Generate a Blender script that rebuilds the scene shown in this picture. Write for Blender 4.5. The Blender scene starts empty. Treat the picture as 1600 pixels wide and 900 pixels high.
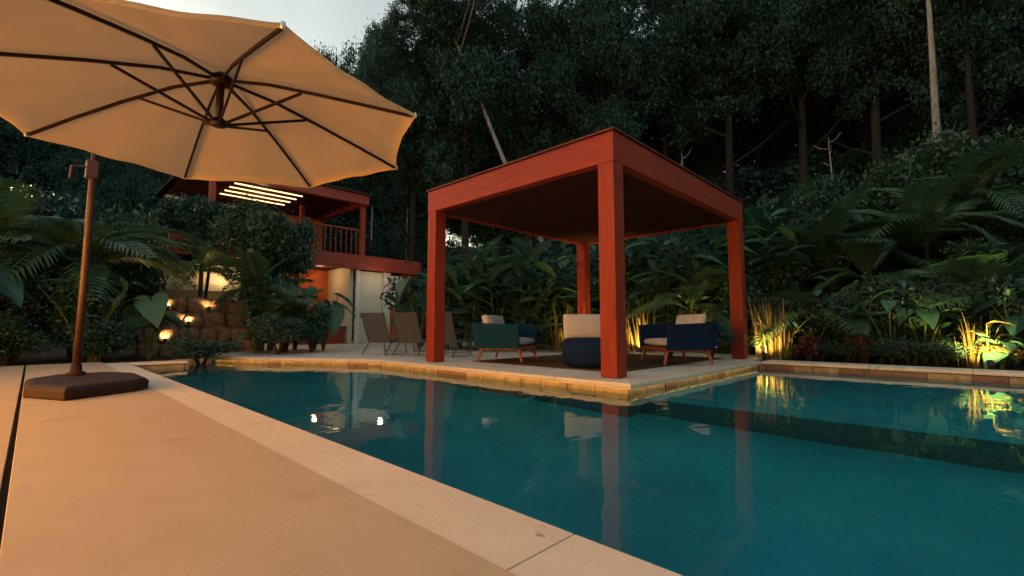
import bpy, bmesh, math, random
import numpy as np
from mathutils import Vector, Matrix, Euler
R = math.radians
sc = bpy.context.scene
C = sc.collection

# ------------------------------------------------------------------ camera
CAM_H, YAW, PITCH, LENS = 0.65, R(46.0), math.atan(60 / 722.0), 16.245
cam_d = bpy.data.cameras.new('camera')
cam_d.lens = LENS; cam_d.sensor_width = 36; cam_d.clip_start = 0.05; cam_d.clip_end = 600
cam = bpy.data.objects.new('camera', cam_d); C.objects.link(cam)
cam.location = (0, 0, CAM_H); cam.rotation_euler = (math.pi / 2 + PITCH, 0, -YAW)
sc.camera = cam

# ------------------------------------------------------------------ sky, sun, exposure
SUN_EL, SUN_AZ = R(5.0), R(-25)          # low sun behind cloud, far left (azimuth from +Y towards +X)
SKY_STRENGTH, EXPOSURE = 0.105, 2.55
w = bpy.data.worlds.new('World'); sc.world = w; w.use_nodes = True
nt = w.node_tree; nt.nodes.clear()
_o = nt.nodes.new('ShaderNodeOutputWorld'); _b = nt.nodes.new('ShaderNodeBackground')
_s = nt.nodes.new('ShaderNodeTexSky'); _s.sky_type = 'NISHITA'; _s.sun_disc = False
_s.sun_elevation = SUN_EL; _s.sun_rotation = SUN_AZ; _s.air_density = 1.0; _s.dust_density = 2.0
_h = nt.nodes.new('ShaderNodeHueSaturation'); _h.inputs['Saturation'].default_value = 0.85
_tc = nt.nodes.new('ShaderNodeTexCoord'); _n = nt.nodes.new('ShaderNodeTexNoise')
_n.inputs['Scale'].default_value = 3.5; _n.inputs['Detail'].default_value = 5
_cr = nt.nodes.new('ShaderNodeValToRGB')
_cr.color_ramp.elements[0].position = .35; _cr.color_ramp.elements[0].color = (.92, .84, .70, 1)
_cr.color_ramp.elements[1].position = .65; _cr.color_ramp.elements[1].color = (1.18, 1.06, .86, 1)
_m = nt.nodes.new('ShaderNodeMix'); _m.data_type = 'RGBA'; _m.blend_type = 'MULTIPLY'; _m.inputs[0].default_value = 1
nt.links.new(_s.outputs[0], _h.inputs['Color']); nt.links.new(_h.outputs[0], _m.inputs[6])
nt.links.new(_tc.outputs['Generated'], _n.inputs['Vector']); nt.links.new(_n.outputs['Fac'], _cr.inputs[0])
nt.links.new(_cr.outputs[0], _m.inputs[7]); nt.links.new(_m.outputs[2], _b.inputs['Color'])
_b.inputs['Strength'].default_value = SKY_STRENGTH; nt.links.new(_b.outputs[0], _o.inputs[0])
sun_d = bpy.data.lights.new('sun', 'SUN'); sun_d.energy = 0.03; sun_d.angle = R(25); sun_d.color = (1, .93, .82)
sun = bpy.data.objects.new('sun', sun_d); C.objects.link(sun)
_dir = Vector((math.sin(SUN_AZ) * math.cos(SUN_EL), math.cos(SUN_AZ) * math.cos(SUN_EL), math.sin(SUN_EL)))
sun.rotation_euler = _dir.to_track_quat('Z', 'Y').to_euler()
vs = sc.view_settings
vs.view_transform = 'Standard'; vs.look = 'None'; vs.exposure = EXPOSURE; vs.gamma = 1.0; vs.use_curve_mapping = False
cy = sc.cycles
cy.max_bounces = 6; cy.diffuse_bounces = 2; cy.glossy_bounces = 3; cy.transmission_bounces = 5; cy.transparent_max_bounces = 6
cy.use_adaptive_sampling = True; cy.adaptive_threshold = .03
cy.sample_clamp_indirect = 4.0; cy.use_denoising = True
try: cy.denoiser = 'OPENIMAGEDENOISE'
except Exception: pass

# ------------------------------------------------------------------ helpers
def hill(x, y):
    d = x - 11.6 - max(0.0, y - 9.0) * 0.45
    h = 0.0
    if d > 0: h = 0.46 * d if d > 1.2 else 0.46 * d * d / 2.4 + 0.0
    if 0 < d <= 1.2: h = 0.46 * d * d / 1.2 * (1 - .5 * (1 - d / 1.2))
    h = 10.5 * (1 - math.exp(-h / 10.5))
    d2 = math.hypot(x - 3, y + 2) - 24
    if d2 > 0 and y > 0: h = max(h, min(9.0, d2 * .4))
    return h - 0.05

def at(px, D, py=510):
    """ground position (x, y) that lies at picture column px of the 1600 px photograph, D metres ahead"""
    lat = (px - 800) / 722.0 * (D * math.cos(PITCH))
    return (D * math.sin(YAW) + lat * math.cos(YAW), D * math.cos(YAW) - lat * math.sin(YAW))

def atx(px, X):
    """ground position (x, y) at picture column px where it meets the line x = X"""
    k = (px - 800) / 722.0 * math.cos(PITCH); D = X / (math.sin(YAW) + k * math.cos(YAW))
    return at(px, D)

class MB:
    def __init__(s): s.v = []; s.f = []
    def quad_grid(s, rows, close=False):
        b = len(s.v); n = len(rows[0])
        for r in rows: s.v += [tuple(p) for p in r]
        for i in range(len(rows) - 1):
            for j in range(n if close else n - 1):
                k = (j + 1) % n
                s.f.append((b + i * n + j, b + i * n + k, b + (i + 1) * n + k, b + (i + 1) * n + j))
        return b
    def box(s, x0, x1, y0, y1, z0, z1):
        b = len(s.v)
        s.v += [(x0, y0, z0), (x1, y0, z0), (x1, y1, z0), (x0, y1, z0), (x0, y0, z1), (x1, y0, z1), (x1, y1, z1), (x0, y1, z1)]
        s.f += [tuple(b + i for i in q) for q in ((0, 3, 2, 1), (4, 5, 6, 7), (0, 1, 5, 4), (1, 2, 6, 5), (2, 3, 7, 6), (3, 0, 4, 7))]
        return s
    def prism(s, poly, z0, z1):
        b = len(s.v); n = len(poly)
        s.v += [(p[0], p[1], z0) for p in poly] + [(p[0], p[1], z1) for p in poly]
        s.f.append(tuple(b + i for i in reversed(range(n)))); s.f.append(tuple(b + n + i for i in range(n)))
        for i in range(n):
            j = (i + 1) % n; s.f.append((b + i, b + j, b + n + j, b + n + i))
        return s
    def tube(s, path, rad, seg=8, cap=True):
        path = [Vector(p) for p in path]
        if not hasattr(rad, '__len__'): rad = [rad] * len(path)
        rows = []
        for i, p in enumerate(path):
            t = (path[min(i + 1, len(path) - 1)] - path[max(i - 1, 0)]).normalized()
            a = t.cross(Vector((0, 0, 1)))
            if a.length < .05: a = t.cross(Vector((1, 0, 0)))
            a.normalize(); c = t.cross(a)
            rows.append([p + (a * math.cos(k * 2 * math.pi / seg) + c * math.sin(k * 2 * math.pi / seg)) * rad[i] for k in range(seg)])
        b = s.quad_grid(rows, True)
        if cap:
            s.f.append(tuple(b + k for k in reversed(range(seg)))); e = b + (len(path) - 1) * seg
            s.f.append(tuple(e + k for k in range(seg)))
        return s
    def bar(s, p, q, w_, h_, up=(0, 0, 1)):
        p = Vector(p); q = Vector(q); t = (q - p).normalized(); a = t.cross(Vector(up))
        if a.length < .05: a = t.cross(Vector((1, 0, 0)))
        a.normalize(); c = a.cross(t)
        rows = [[e + a * sx * w_ / 2 + c * sz * h_ / 2 for sx, sz in ((-1, -1), (1, -1), (1, 1), (-1, 1))] for e in (p, q)]
        b = s.quad_grid(rows, True); s.f.append((b + 3, b + 2, b + 1, b)); s.f.append((b + 4, b + 5, b + 6, b + 7))
        return s
    def lathe(s, prof, seg=24, c=(0, 0, 0), sx=1, sy=1):
        rows = [[(c[0] + r * math.cos(2 * math.pi * k / seg) * sx, c[1] + r * math.sin(2 * math.pi * k / seg) * sy, c[2] + z) for k in range(seg)] for r, z in prof]
        b = s.quad_grid(rows, True)
        s.f.append(tuple(b + k for k in reversed(range(seg)))); e = b + (len(prof) - 1) * seg; s.f.append(tuple(e + k for k in range(seg)))
        return s
    def mesh(s, name, mat, smooth=False, bevel=0, seg=2):
        m = bpy.data.meshes.new(name); m.from_pydata(s.v, [], s.f)
        bm = bmesh.new(); bm.from_mesh(m)
        bmesh.ops.recalc_face_normals(bm, faces=bm.faces)
        if bevel:
            ed = [e for e in bm.edges if len(e.link_faces) == 2 and e.calc_face_angle(0) > .5]
            bmesh.ops.bevel(bm, geom=ed, offset=bevel, segments=seg, affect='EDGES', profile=.5)
        bm.to_mesh(m); bm.free()
        if smooth or bevel:
            for p in m.polygons: p.use_smooth = bool(smooth)
        m.materials.append(mat)
        return m
    def build(s, name, mat, parent=None, smooth=False, bevel=0, seg=2, loc=None):
        o = bpy.data.objects.new(name, s.mesh(name, mat, smooth, bevel, seg)); C.objects.link(o)
        if parent: o.parent = parent
        if loc: o.location = loc
        return o

def put(name, mesh, parent=None, loc=(0, 0, 0), rot=(0, 0, 0), scale=(1, 1, 1)):
    o = bpy.data.objects.new(name, mesh); C.objects.link(o)
    if parent: o.parent = parent
    o.location = loc; o.rotation_euler = rot; o.scale = scale
    return o
def tag(o, label=None, cat=None, group=None, kind=None):
    if label: o['label'] = label
    if cat: o['category'] = cat
    if group: o['group'] = group
    if kind: o['kind'] = kind
    return o
def thing(name, label, cat, loc=(0, 0, 0), rz=0, group=None):
    o = bpy.data.objects.new(name, None); C.objects.link(o); o.empty_display_size = .2
    o.location = loc; o.rotation_euler = (0, 0, rz)
    return tag(o, label, cat, group)
def struct(o): o['kind'] = 'structure'; return o
def copy_tree(o, parent=None):
    c = o.copy(); C.objects.link(c); c.parent = parent
    for ch in list(o.children): copy_tree(ch, c)
    return c

# ------------------------------------------------------------------ materials
def mat(name, col, rough=.6, spec=.5, var=.0, scale=6, bump=0, bscale=40, col2=None, stretch=None, metal=0, coords='Object', detail=5):
    m = bpy.data.materials.new(name); m.use_nodes = True; t = m.node_tree; p = t.nodes['Principled BSDF']
    p.inputs['Roughness'].default_value = rough; p.inputs['Specular IOR Level'].default_value = spec; p.inputs['Metallic'].default_value = metal
    p.inputs['Base Color'].default_value = (*col, 1)
    tc = t.nodes.new('ShaderNodeTexCoord'); mp = t.nodes.new('ShaderNodeMapping')
    t.links.new(tc.outputs[coords], mp.inputs['Vector'])
    if stretch: mp.inputs['Scale'].default_value = stretch
    if var or col2:
        n = t.nodes.new('ShaderNodeTexNoise'); n.inputs['Scale'].default_value = scale; n.inputs['Detail'].default_value = detail; n.inputs['Roughness'].default_value = .6
        t.links.new(mp.outputs[0], n.inputs['Vector'])
        r = t.nodes.new('ShaderNodeValToRGB'); r.color_ramp.elements[0].position = .3; r.color_ramp.elements[1].position = .7
        c2 = col2 or tuple(c * (1 - var) for c in col)
        r.color_ramp.elements[0].color = (*c2, 1); r.color_ramp.elements[1].color = (*(tuple(min(1, c * (1 + var * .5)) for c in col)), 1)
        t.links.new(n.outputs['Fac'], r.inputs[0]); t.links.new(r.outputs[0], p.inputs['Base Color'])
    if bump:
        n2 = t.nodes.new('ShaderNodeTexNoise'); n2.inputs['Scale'].default_value = bscale; n2.inputs['Detail'].default_value = 4
        t.links.new(mp.outputs[0], n2.inputs['Vector'])
        b = t.nodes.new('ShaderNodeBump'); b.inputs['Strength'].default_value = bump; b.inputs['Distance'].default_value = .02
        t.links.new(n2.outputs['Fac'], b.inputs['Height']); t.links.new(b.outputs[0], p.inputs['Normal'])
    return m
def emis(name, col, strength, sample=True):
    m = bpy.data.materials.new(name); m.use_nodes = True; t = m.node_tree; t.nodes.clear()
    o = t.nodes.new('ShaderNodeOutputMaterial'); e = t.nodes.new('ShaderNodeEmission')
    e.inputs[0].default_value = (*col, 1); e.inputs[1].default_value = strength; t.links.new(e.outputs[0], o.inputs[0])
    if not sample: m.cycles.emission_sampling = 'NONE'
    return m
def leafmat(name, c1, c2, rough=.42, trans=.25, spec=.5):
    m = bpy.data.materials.new(name); m.use_nodes = True; t = m.node_tree; p = t.nodes['Principled BSDF']; o = t.nodes['Material Output']
    p.inputs['Roughness'].default_value = rough; p.inputs['Specular IOR Level'].default_value = spec
    g = t.nodes.new('ShaderNodeNewGeometry'); oi = t.nodes.new('ShaderNodeObjectInfo')
    ad = t.nodes.new('ShaderNodeMath'); ad.operation = 'ADD'; fr = t.nodes.new('ShaderNodeMath'); fr.operation = 'FRACT'
    t.links.new(g.outputs['Random Per Island'], ad.inputs[0]); t.links.new(oi.outputs['Random'], ad.inputs[1]); t.links.new(ad.outputs[0], fr.inputs[0])
    tc = t.nodes.new('ShaderNodeTexCoord'); n = t.nodes.new('ShaderNodeTexNoise'); n.inputs['Scale'].default_value = 2.2
    t.links.new(tc.outputs['Object'], n.inputs['Vector'])
    mx = t.nodes.new('ShaderNodeMath'); mx.operation = 'MULTIPLY_ADD'; mx.inputs[1].default_value = .55; 
    t.links.new(fr.outputs[0], mx.inputs[0])
    nm = t.nodes.new('ShaderNodeMath'); nm.operation = 'MULTIPLY'; nm.inputs[1].default_value = .45
    t.links.new(n.outputs['Fac'], nm.inputs[0]); t.links.new(nm.outputs[0], mx.inputs[2])
    r = t.nodes.new('ShaderNodeValToRGB'); r.color_ramp.elements[0].color = (*c1, 1); r.color_ramp.elements[1].color = (*c2, 1)
    t.links.new(mx.outputs[0], r.inputs[0]); t.links.new(r.outputs[0], p.inputs['Base Color'])
    tr = t.nodes.new('ShaderNodeBsdfTranslucent'); t.links.new(r.outputs[0], tr.inputs[0])
    ms = t.nodes.new('ShaderNodeMixShader'); ms.inputs[0].default_value = trans
    t.links.new(p.outputs[0], ms.inputs[1]); t.links.new(tr.outputs[0], ms.inputs[2]); t.links.new(ms.outputs[0], o.inputs[0])
    return m

def stone_mat(name, base, pale, dark, pits, rough=.7):
    m = bpy.data.materials.new(name); m.use_nodes = True; t = m.node_tree; p = t.nodes['Principled BSDF']
    tc = t.nodes.new('ShaderNodeTexCoord')
    def noise(sc_, det, rg=.6, st=None):
        n = t.nodes.new('ShaderNodeTexNoise'); n.inputs['Scale'].default_value = sc_; n.inputs['Detail'].default_value = det; n.inputs['Roughness'].default_value = rg
        mp = t.nodes.new('ShaderNodeMapping'); t.links.new(tc.outputs['Object'], mp.inputs['Vector'])
        if st: mp.inputs['Scale'].default_value = st
        t.links.new(mp.outputs[0], n.inputs['Vector']); return n
    def ramp(src, p0, p1, c0, c1):
        r = t.nodes.new('ShaderNodeValToRGB'); r.color_ramp.elements[0].position = p0; r.color_ramp.elements[1].position = p1
        r.color_ramp.elements[0].color = (*c0, 1); r.color_ramp.elements[1].color = (*c1, 1); t.links.new(src, r.inputs[0]); return r
    def mul(a, b):
        x = t.nodes.new('ShaderNodeMix'); x.data_type = 'RGBA'; x.blend_type = 'MULTIPLY'; x.inputs[0].default_value = 1
        t.links.new(a, x.inputs[6]); t.links.new(b, x.inputs[7]); return x.outputs[2]
    a = ramp(noise(.55, 6, .65).outputs['Fac'], .32, .68, dark, base)
    b = ramp(noise(4.5, 6, .7, (1, .6, 1)).outputs['Fac'], .3, .7, (.92, .91, .90), (1.04, 1.04, 1.05))
    f = ramp(noise(70, 3, .7).outputs['Fac'], .3, .7, (.90, .90, .90), (1.05, 1.05, 1.05))
    col = mul(mul(a.outputs[0], b.outputs[0]), f.outputs[0])
    if pits:
        q = ramp(noise(9, 4, .75, (1.6, .7, 1)).outputs['Fac'], .645, .70, (1, 1, 1), (.42, .36, .30)); col = mul(col, q.outputs[0])
    st = ramp(noise(1.7, 3, .5).outputs['Fac'], .60, .72, (1, 1, 1), (.89, .87, .84)); col = mul(col, st.outputs[0])
    t.links.new(col, p.inputs['Base Color'])
    rr = t.nodes.new('ShaderNodeMapRange'); rr.inputs[3].default_value = rough - .18; rr.inputs[4].default_value = rough + .12
    t.links.new(noise(2.2, 4).outputs['Fac'], rr.inputs[0]); t.links.new(rr.outputs[0], p.inputs['Roughness'])
    bp_ = t.nodes.new('ShaderNodeBump'); bp_.inputs['Strength'].default_value = .12; bp_.inputs['Distance'].default_value = .01
    t.links.new(noise(30, 5, .7).outputs['Fac'], bp_.inputs['Height']); t.links.new(bp_.outputs[0], p.inputs['Normal'])
    p.inputs['Specular IOR Level'].default_value = .35
    return m
M = {}
M['deck'] = stone_mat('deck_concrete', (.54, .42, .295), None, (.48, .37, .255), False)
M['soil'] = mat('soil', (.035, .028, .02), .95, .2, .5, 3, .6, 12)
M['deck_plain'] = mat('deck_concrete', (.50, .40, .29), .75, .35, .2, .8, .05, 60)
M['deckdark'] = mat('deck_underlay', (.03, .025, .02), .9, .2)
M['coping'] = stone_mat('coping_travertine', (.76, .65, .53), None, (.67, .565, .45), True, .6)
M['patio'] = mat('patio_stone', (.66, .60, .51), .6, .4, .2, 2.5, .1, 50)
M['riser'] = mat('riser_stone', (.42, .30, .17), .7, .35, .4, 7, .5, 35)
M['riser2'] = mat('riser_stone_red', (.27, .15, .10), .7, .35, .4, 7, .5, 35)
M['wood'] = mat('red_timber', (.265, .037, .019), .55, .14, .26, 3, .12, 30, stretch=(6, 6, .6))
M['woodh'] = mat('red_timber_beam', (.295, .039, .019), .55, .14, .26, 3, .12, 30, stretch=(.6, .6, 6))
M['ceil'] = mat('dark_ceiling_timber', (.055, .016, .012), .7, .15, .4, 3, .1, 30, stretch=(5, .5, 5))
M['roofred'] = mat('roof_edge_timber', (.11, .022, .014), .6, .2, .3, 4)
M['roof'] = mat('dark_roof', (.03, .02, .018), .7, .3)
M['rug'] = mat('brown_rug', (.10, .055, .035), .95, .15, .3, 30, .4, 200)
M['blue'] = mat('woven_blue', (.006, .042, .072), .85, .1, .35, 60, .4, 120)
M['navy'] = mat('woven_navy', (.006, .018, .055), .85, .1, .3, 60, .4, 120)
M['cush'] = mat('cushion_fabric', (.47, .43, .405), .9, .15, .08, 5, .15, 200)
M['leg'] = mat('furniture_timber', (.28, .06, .03), .45, .45, .25, 6)
M['sling'] = mat('sling_mesh', (.06, .07, .092), .7, .3, .12, 80, .2, 300)
M['frame'] = mat('frame_metal', (.09, .08, .08), .45, .5, metal=.3)
M['base'] = mat('base_plastic', (.030, .015, .013), .65, .2, .2, 12, .1, 120)
M['pole'] = mat('pole_brown', (.045, .015, .010), .5, .5, .15, 8)
M['rib'] = mat('rib_brown', (.014, .006, .004), .5, .25)
M['steel'] = mat('dull_steel', (.5, .5, .48), .35, .5, metal=.8)
M['black'] = mat('black_metal', (.02, .02, .02), .5, .4)
M['cream'] = mat('cream_plaster', (.62, .57, .45), .8, .3, .08, 3)
M['white'] = mat('white_plaster', (.72, .69, .66), .8, .3, .06, 3)
M['hred'] = mat('house_red_timber', (.30, .045, .025), .5, .4, .3, 4, stretch=(.6, 4, 4))
M['terra'] = mat('terracotta_wall', (.50, .13, .045), .75, .3, .35, 2.5, .2, 20)
M['rock'] = mat('brown_rock', (.20, .13, .085), .85, .25, .5, 3, .8, 6)
M['bark'] = mat('dark_bark', (.034, .028, .024), .9, .2, .4, 8, .5, 20, stretch=(3, 3, .5))
M['palebark'] = mat('pale_bark', (.30, .27, .24), .85, .25, .45, 5, .4, 20, stretch=(2, 2, .6))
M['stem'] = mat('green_stem', (.06, .09, .03), .6, .4, .3, 6)
M['forest'] = leafmat('forest_leaf', (.034, .076, .064), (.056, .112, .086), .85, .12, .08)
M['bush'] = leafmat('bush_leaf', (.020, .062, .036), (.050, .12, .062), .42, .25)
M['teal'] = leafmat('bluegreen_leaf', (.016, .064, .052), (.038, .115, .09), .4, .2)
M['ginger'] = leafmat('ginger_leaf', (.030, .10, .060), (.072, .17, .10), .26, .22, .7)
M['palm'] = leafmat('palm_leaf', (.022, .068, .036), (.065, .14, .06), .4, .28)
M['ear'] = leafmat('elephant_ear_leaf', (.025, .085, .042), (.050, .13, .065), .35, .25, .6)
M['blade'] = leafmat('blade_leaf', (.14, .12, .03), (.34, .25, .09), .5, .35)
M['dry'] = leafmat('dry_leaf', (.20, .07, .03), (.32, .14, .06), .6, .3)
M['bronze'] = leafmat('bronze_leaf', (.10, .03, .022), (.18, .055, .03), .45, .25)
WARM = (1.0, .40, .06); YEL = (1.0, .60, .16)
M['lens'] = emis('lamp_lens', (1, .72, .36), 4, False)
M['strip'] = emis('light_strip', (1, .62, .26), .55, False)
M['led'] = emis('edge_led', (1, .60, .17), .8)
M['pane'] = emis('warm_light_pane', WARM, 2.6)  # glowing doors of the unseen house, added to warm deck and parasol

def tile_mat(name, c1, c2, mortar, s=.045):
    m = bpy.data.materials.new(name); m.use_nodes = True; t = m.node_tree; p = t.nodes['Principled BSDF']
    tc = t.nodes.new('ShaderNodeTexCoord'); b = t.nodes.new('ShaderNodeTexBrick')
    b.offset = 0; b.inputs['Scale'].default_value = 1; b.inputs['Brick Width'].default_value = s; b.inputs['Row Height'].default_value = s
    b.inputs['Mortar Size'].default_value = .003; b.inputs['Color1'].default_value = (*c1, 1); b.inputs['Color2'].default_value = (*c2, 1); b.inputs['Mortar'].default_value = (*mortar, 1)
    n = t.nodes.new('ShaderNodeTexNoise'); n.inputs['Scale'].default_value = .9; n.inputs['Detail'].default_value = 3
    mx = t.nodes.new('ShaderNodeMix'); mx.data_type = 'RGBA'; mx.blend_type = 'MULTIPLY'; mx.inputs[0].default_value = 1
    r = t.nodes.new('ShaderNodeValToRGB'); r.color_ramp.elements[0].position = .35; r.color_ramp.elements[0].color = (.78, .8, .82, 1); r.color_ramp.elements[1].position = .65; r.color_ramp.elements[1].color = (1.1, 1.08, 1.05, 1)
    t.links.new(tc.outputs['Object'], b.inputs['Vector']); t.links.new(tc.outputs['Object'], n.inputs['Vector'])
    t.links.new(n.outputs['Fac'], r.inputs[0]); t.links.new(b.outputs['Color'], mx.inputs[6]); t.links.new(r.outputs[0], mx.inputs[7])
    t.links.new(mx.outputs[2], p.inputs['Base Color']); p.inputs['Roughness'].default_value = .35
    return m
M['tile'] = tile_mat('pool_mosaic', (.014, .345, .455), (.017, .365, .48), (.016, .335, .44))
M['tile_shaded'] = tile_mat('pool_wall_mosaic_shaded', (.012, .13, .17), (.016, .16, .2), (.02, .12, .14))  # darker copy of the pool mosaic; the walls' shade is in the colour

def water_mat():
    m = bpy.data.materials.new('pool_water'); m.use_nodes = True; t = m.node_tree; t.nodes.clear()
    o = t.nodes.new('ShaderNodeOutputMaterial'); g = t.nodes.new('ShaderNodeBsdfGlass')
    g.inputs['IOR'].default_value = 1.33; g.inputs['Roughness'].default_value = .0; g.inputs['Color'].default_value = (.86, .97, .97, 1)
    tc = t.nodes.new('ShaderNodeTexCoord'); n = t.nodes.new('ShaderNodeTexNoise'); n.inputs['Scale'].default_value = 2.6; n.inputs['Detail'].default_value = 2.5; n.inputs['Distortion'].default_value = .4
    n2 = t.nodes.new('ShaderNodeTexNoise'); n2.inputs['Scale'].default_value = .5; n2.inputs['Detail'].default_value = 1
    mu = t.nodes.new('ShaderNodeMath'); mu.operation = 'MULTIPLY'
    b = t.nodes.new('ShaderNodeBump'); b.inputs['Strength'].default_value = .26; b.inputs['Distance'].default_value = .03
    t.links.new(tc.outputs['Object'], n.inputs['Vector']); t.links.new(tc.outputs['Object'], n2.inputs['Vector'])
    t.links.new(n.outputs['Fac'], mu.inputs[0]); t.links.new(n2.outputs['Fac'], mu.inputs[1]); t.links.new(mu.outputs[0], b.inputs['Height'])
    t.links.new(b.outputs[0], g.inputs['Normal']); t.links.new(g.outputs[0], o.inputs[0])
    return m
M['water'] = water_mat()

def fabric_mat():
    m = bpy.data.materials.new('canopy_fabric'); m.use_nodes = True; t = m.node_tree; p = t.nodes['Principled BSDF']; o = t.nodes['Material Output']
    tc = t.nodes.new('ShaderNodeTexCoord'); n = t.nodes.new('ShaderNodeTexNoise'); n.inputs['Scale'].default_value = 2.0; n.inputs['Detail'].default_value = 5
    t.links.new(tc.outputs['Object'], n.inputs['Vector'])
    r = t.nodes.new('ShaderNodeValToRGB'); r.color_ramp.elements[0].color = (.40, .30, .19, 1); r.color_ramp.elements[1].color = (.48, .37, .245, 1)
    t.links.new(n.outputs['Fac'], r.inputs[0]); t.links.new(r.outputs[0], p.inputs['Base Color'])
    p.inputs['Roughness'].default_value = .9; p.inputs['Specular IOR Level'].default_value = .1
    wv = t.nodes.new('ShaderNodeTexNoise'); wv.inputs['Scale'].default_value = 260
    b = t.nodes.new('ShaderNodeBump'); b.inputs['Strength'].default_value = .15; b.inputs['Distance'].default_value = .004
    t.links.new(tc.outputs['Object'], wv.inputs['Vector']); t.links.new(wv.outputs['Fac'], b.inputs['Height']); t.links.new(b.outputs[0], p.inputs['Normal'])
    tr = t.nodes.new('ShaderNodeBsdfTranslucent'); t.links.new(r.outputs[0], tr.inputs[0])
    ms = t.nodes.new('ShaderNodeMixShader'); ms.inputs[0].default_value = .32
    t.links.new(p.outputs[0], ms.inputs[1]); t.links.new(tr.outputs[0], ms.inputs[2]); t.links.new(ms.outputs[0], o.inputs[0])
    return m
M['fabric'] = fabric_mat()

# ------------------------------------------------------------------ ground, pool, decks
WATER_Z = -0.13
def make_ground():
    xs = list(np.arange(-40, 0, 2.5)) + list(np.arange(0, 30, .75)) + list(np.arange(30, 121, 5.0))
    ys = list(np.arange(-60, -15, 5.0)) + list(np.arange(-15, 30, .75)) + list(np.arange(30, 121, 5.0))
    rnd = random.Random(3)
    v = []; f = []
    for y in ys:
        for x in xs:
            h = hill(x, y)
            v.append((x, y, h + (rnd.uniform(-.1, .1) if h > .3 else 0)))
    n = len(xs)
    for j in range(len(ys) - 1):
        for i in range(n - 1):
            mx, my = (xs[i] + xs[i + 1]) / 2, (ys[j] + ys[j + 1]) / 2
            if .6 < mx < 10.2 and -15 < my < 12.4: continue
            f.append((j * n + i, j * n + i + 1, (j + 1) * n + i + 1, (j + 1) * n + i))
    mb = MB(); mb.v = v; mb.f = f
    struct(mb.build('ground', M['soil'], smooth=True))
make_ground()

EDGE = [(9.55, 2.72), (4.75, 2.72), (4.75, 8.2), (4.15, 9.45), (3.4, 10.35), (2.75, 11.6)]   # pool side of the platform, right to left
# pool basin: floor, shelf, walls
basin = MB()
basin.v += [(1.25, -14.5, -1.45), (5.15, -14.5, -1.45), (5.15, 12.2, -1.45), (1.25, 12.2, -1.45)]; basin.f.append((0, 1, 2, 3))
b0 = len(basin.v); basin.v += [(5.15, -14.5, -.62), (9.6, -14.5, -.62), (9.6, 2.8, -.62), (5.15, 2.8, -.62)]; basin.f.append((b0, b0 + 1, b0 + 2, b0 + 3))
pb = struct(basin.build('pool_basin', M['tile']))
wl = MB()
def wallq(a, b, z0, z1):
    k = len(wl.v); wl.v += [(a[0], a[1], z0), (b[0], b[1], z0), (b[0], b[1], z1), (a[0], a[1], z1)]; wl.f.append((k, k + 1, k + 2, k + 3))
wallq((5.15, -14.5), (5.15, 2.8), -1.45, -.62)
wallq((1.25, -14.5), (1.25, 10.7), -1.45, -.055); wallq((1.25, 10.7), (2.1, 10.7), -1.45, -.055); wallq((2.1, 10.7), (2.1, 12.2), -1.45, -.055); wallq((2.1, 12.2), (3.2, 12.2), -1.45, -.055)
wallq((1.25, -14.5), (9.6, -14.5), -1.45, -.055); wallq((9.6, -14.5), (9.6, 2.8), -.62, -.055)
wl.build('basin_wall', M['tile_shaded'], pb)
wt = MB(); wt.v = [(p[0], p[1], WATER_Z) for p in [(1.245, -14.5), (9.605, -14.5), (9.605, 2.8), (4.83, 2.8), (4.83, 8.25), (4.2, 9.55), (3.45, 10.45), (2.83, 11.7), (2.83, 12.2), (2.1, 12.2), (2.1, 10.7), (1.245, 10.7)]]
wt.f = [tuple(range(12))]
struct(wt.build('pool_water', M['water']))

# near deck
deck = MB().box(-12, .93, -14.5, 11.3, -.3, -.035).build('pool_deck', M['deckdark']); struct(deck)
def slab(x0, x1, y0, y1, z0, z1, m, name, parent, bev=.002):
    return MB().box(x0, x1, y0, y1, z0, z1).build(name, m, parent, bevel=bev, seg=1)
slab(-.045 + .02, .9205, -14.5, 11.3, -.034, .0015, M['deck'], 'deck_panel', deck)
slab(-3.5, -.05, -14.5, 11.3, -.034, -.001, M['deck'], 'deck_panel', deck)
slab(-11.9, -3.51, -14.5, 11.3, -.034, -.004, M['deck'], 'deck_panel', deck)
ys = [-14.5, -9.1, -6.6, -4.1, -1.6, .91, 3.43, 5.95, 8.45, 10.9]
for a, b in zip(ys[:-1], ys[1:]):
    slab(.922, 1.225, a + .003, b - .003, -.05, .0, M['coping'], 'coping_slab', deck, .002)
slab(1.228, 2.1, 10.58, 10.9, -.05, .0, M['coping'], 'coping_slab', deck, .008)
slab(1.27, 2.06, 10.62, 10.9, -.17, -.06, M['riser'], 'step', deck, .01)

struct(MB().prism([(-.5, 11.31), (2.09, 11.31), (2.09, 12.21), (2.835, 12.21), (2.835, 13.2), (-.5, 13.2)], -.6, -.045).build('planting_bed', M['soil']))
struct(MB().box(10.155, 11.0, -14.5, 2.785, -.6, -.03).build('planting_bed', M['soil']))
for (x0, x1, y0, y1) in ((1.26, 1.66, 10.66, 10.74), (1.67, 2.06, 10.66, 10.74), (2.065, 2.14, 10.66, 11.1), (2.065, 2.14, 11.11, 11.6), (2.065, 2.14, 11.61, 12.18), (2.145, 2.5, 12.13, 12.22), (2.51, 2.86, 12.13, 12.22)):
    MB().box(x0, x1, y0, y1, -.4, -.0575).build('stone', M['riser'], deck, bevel=.006, seg=1)
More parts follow.
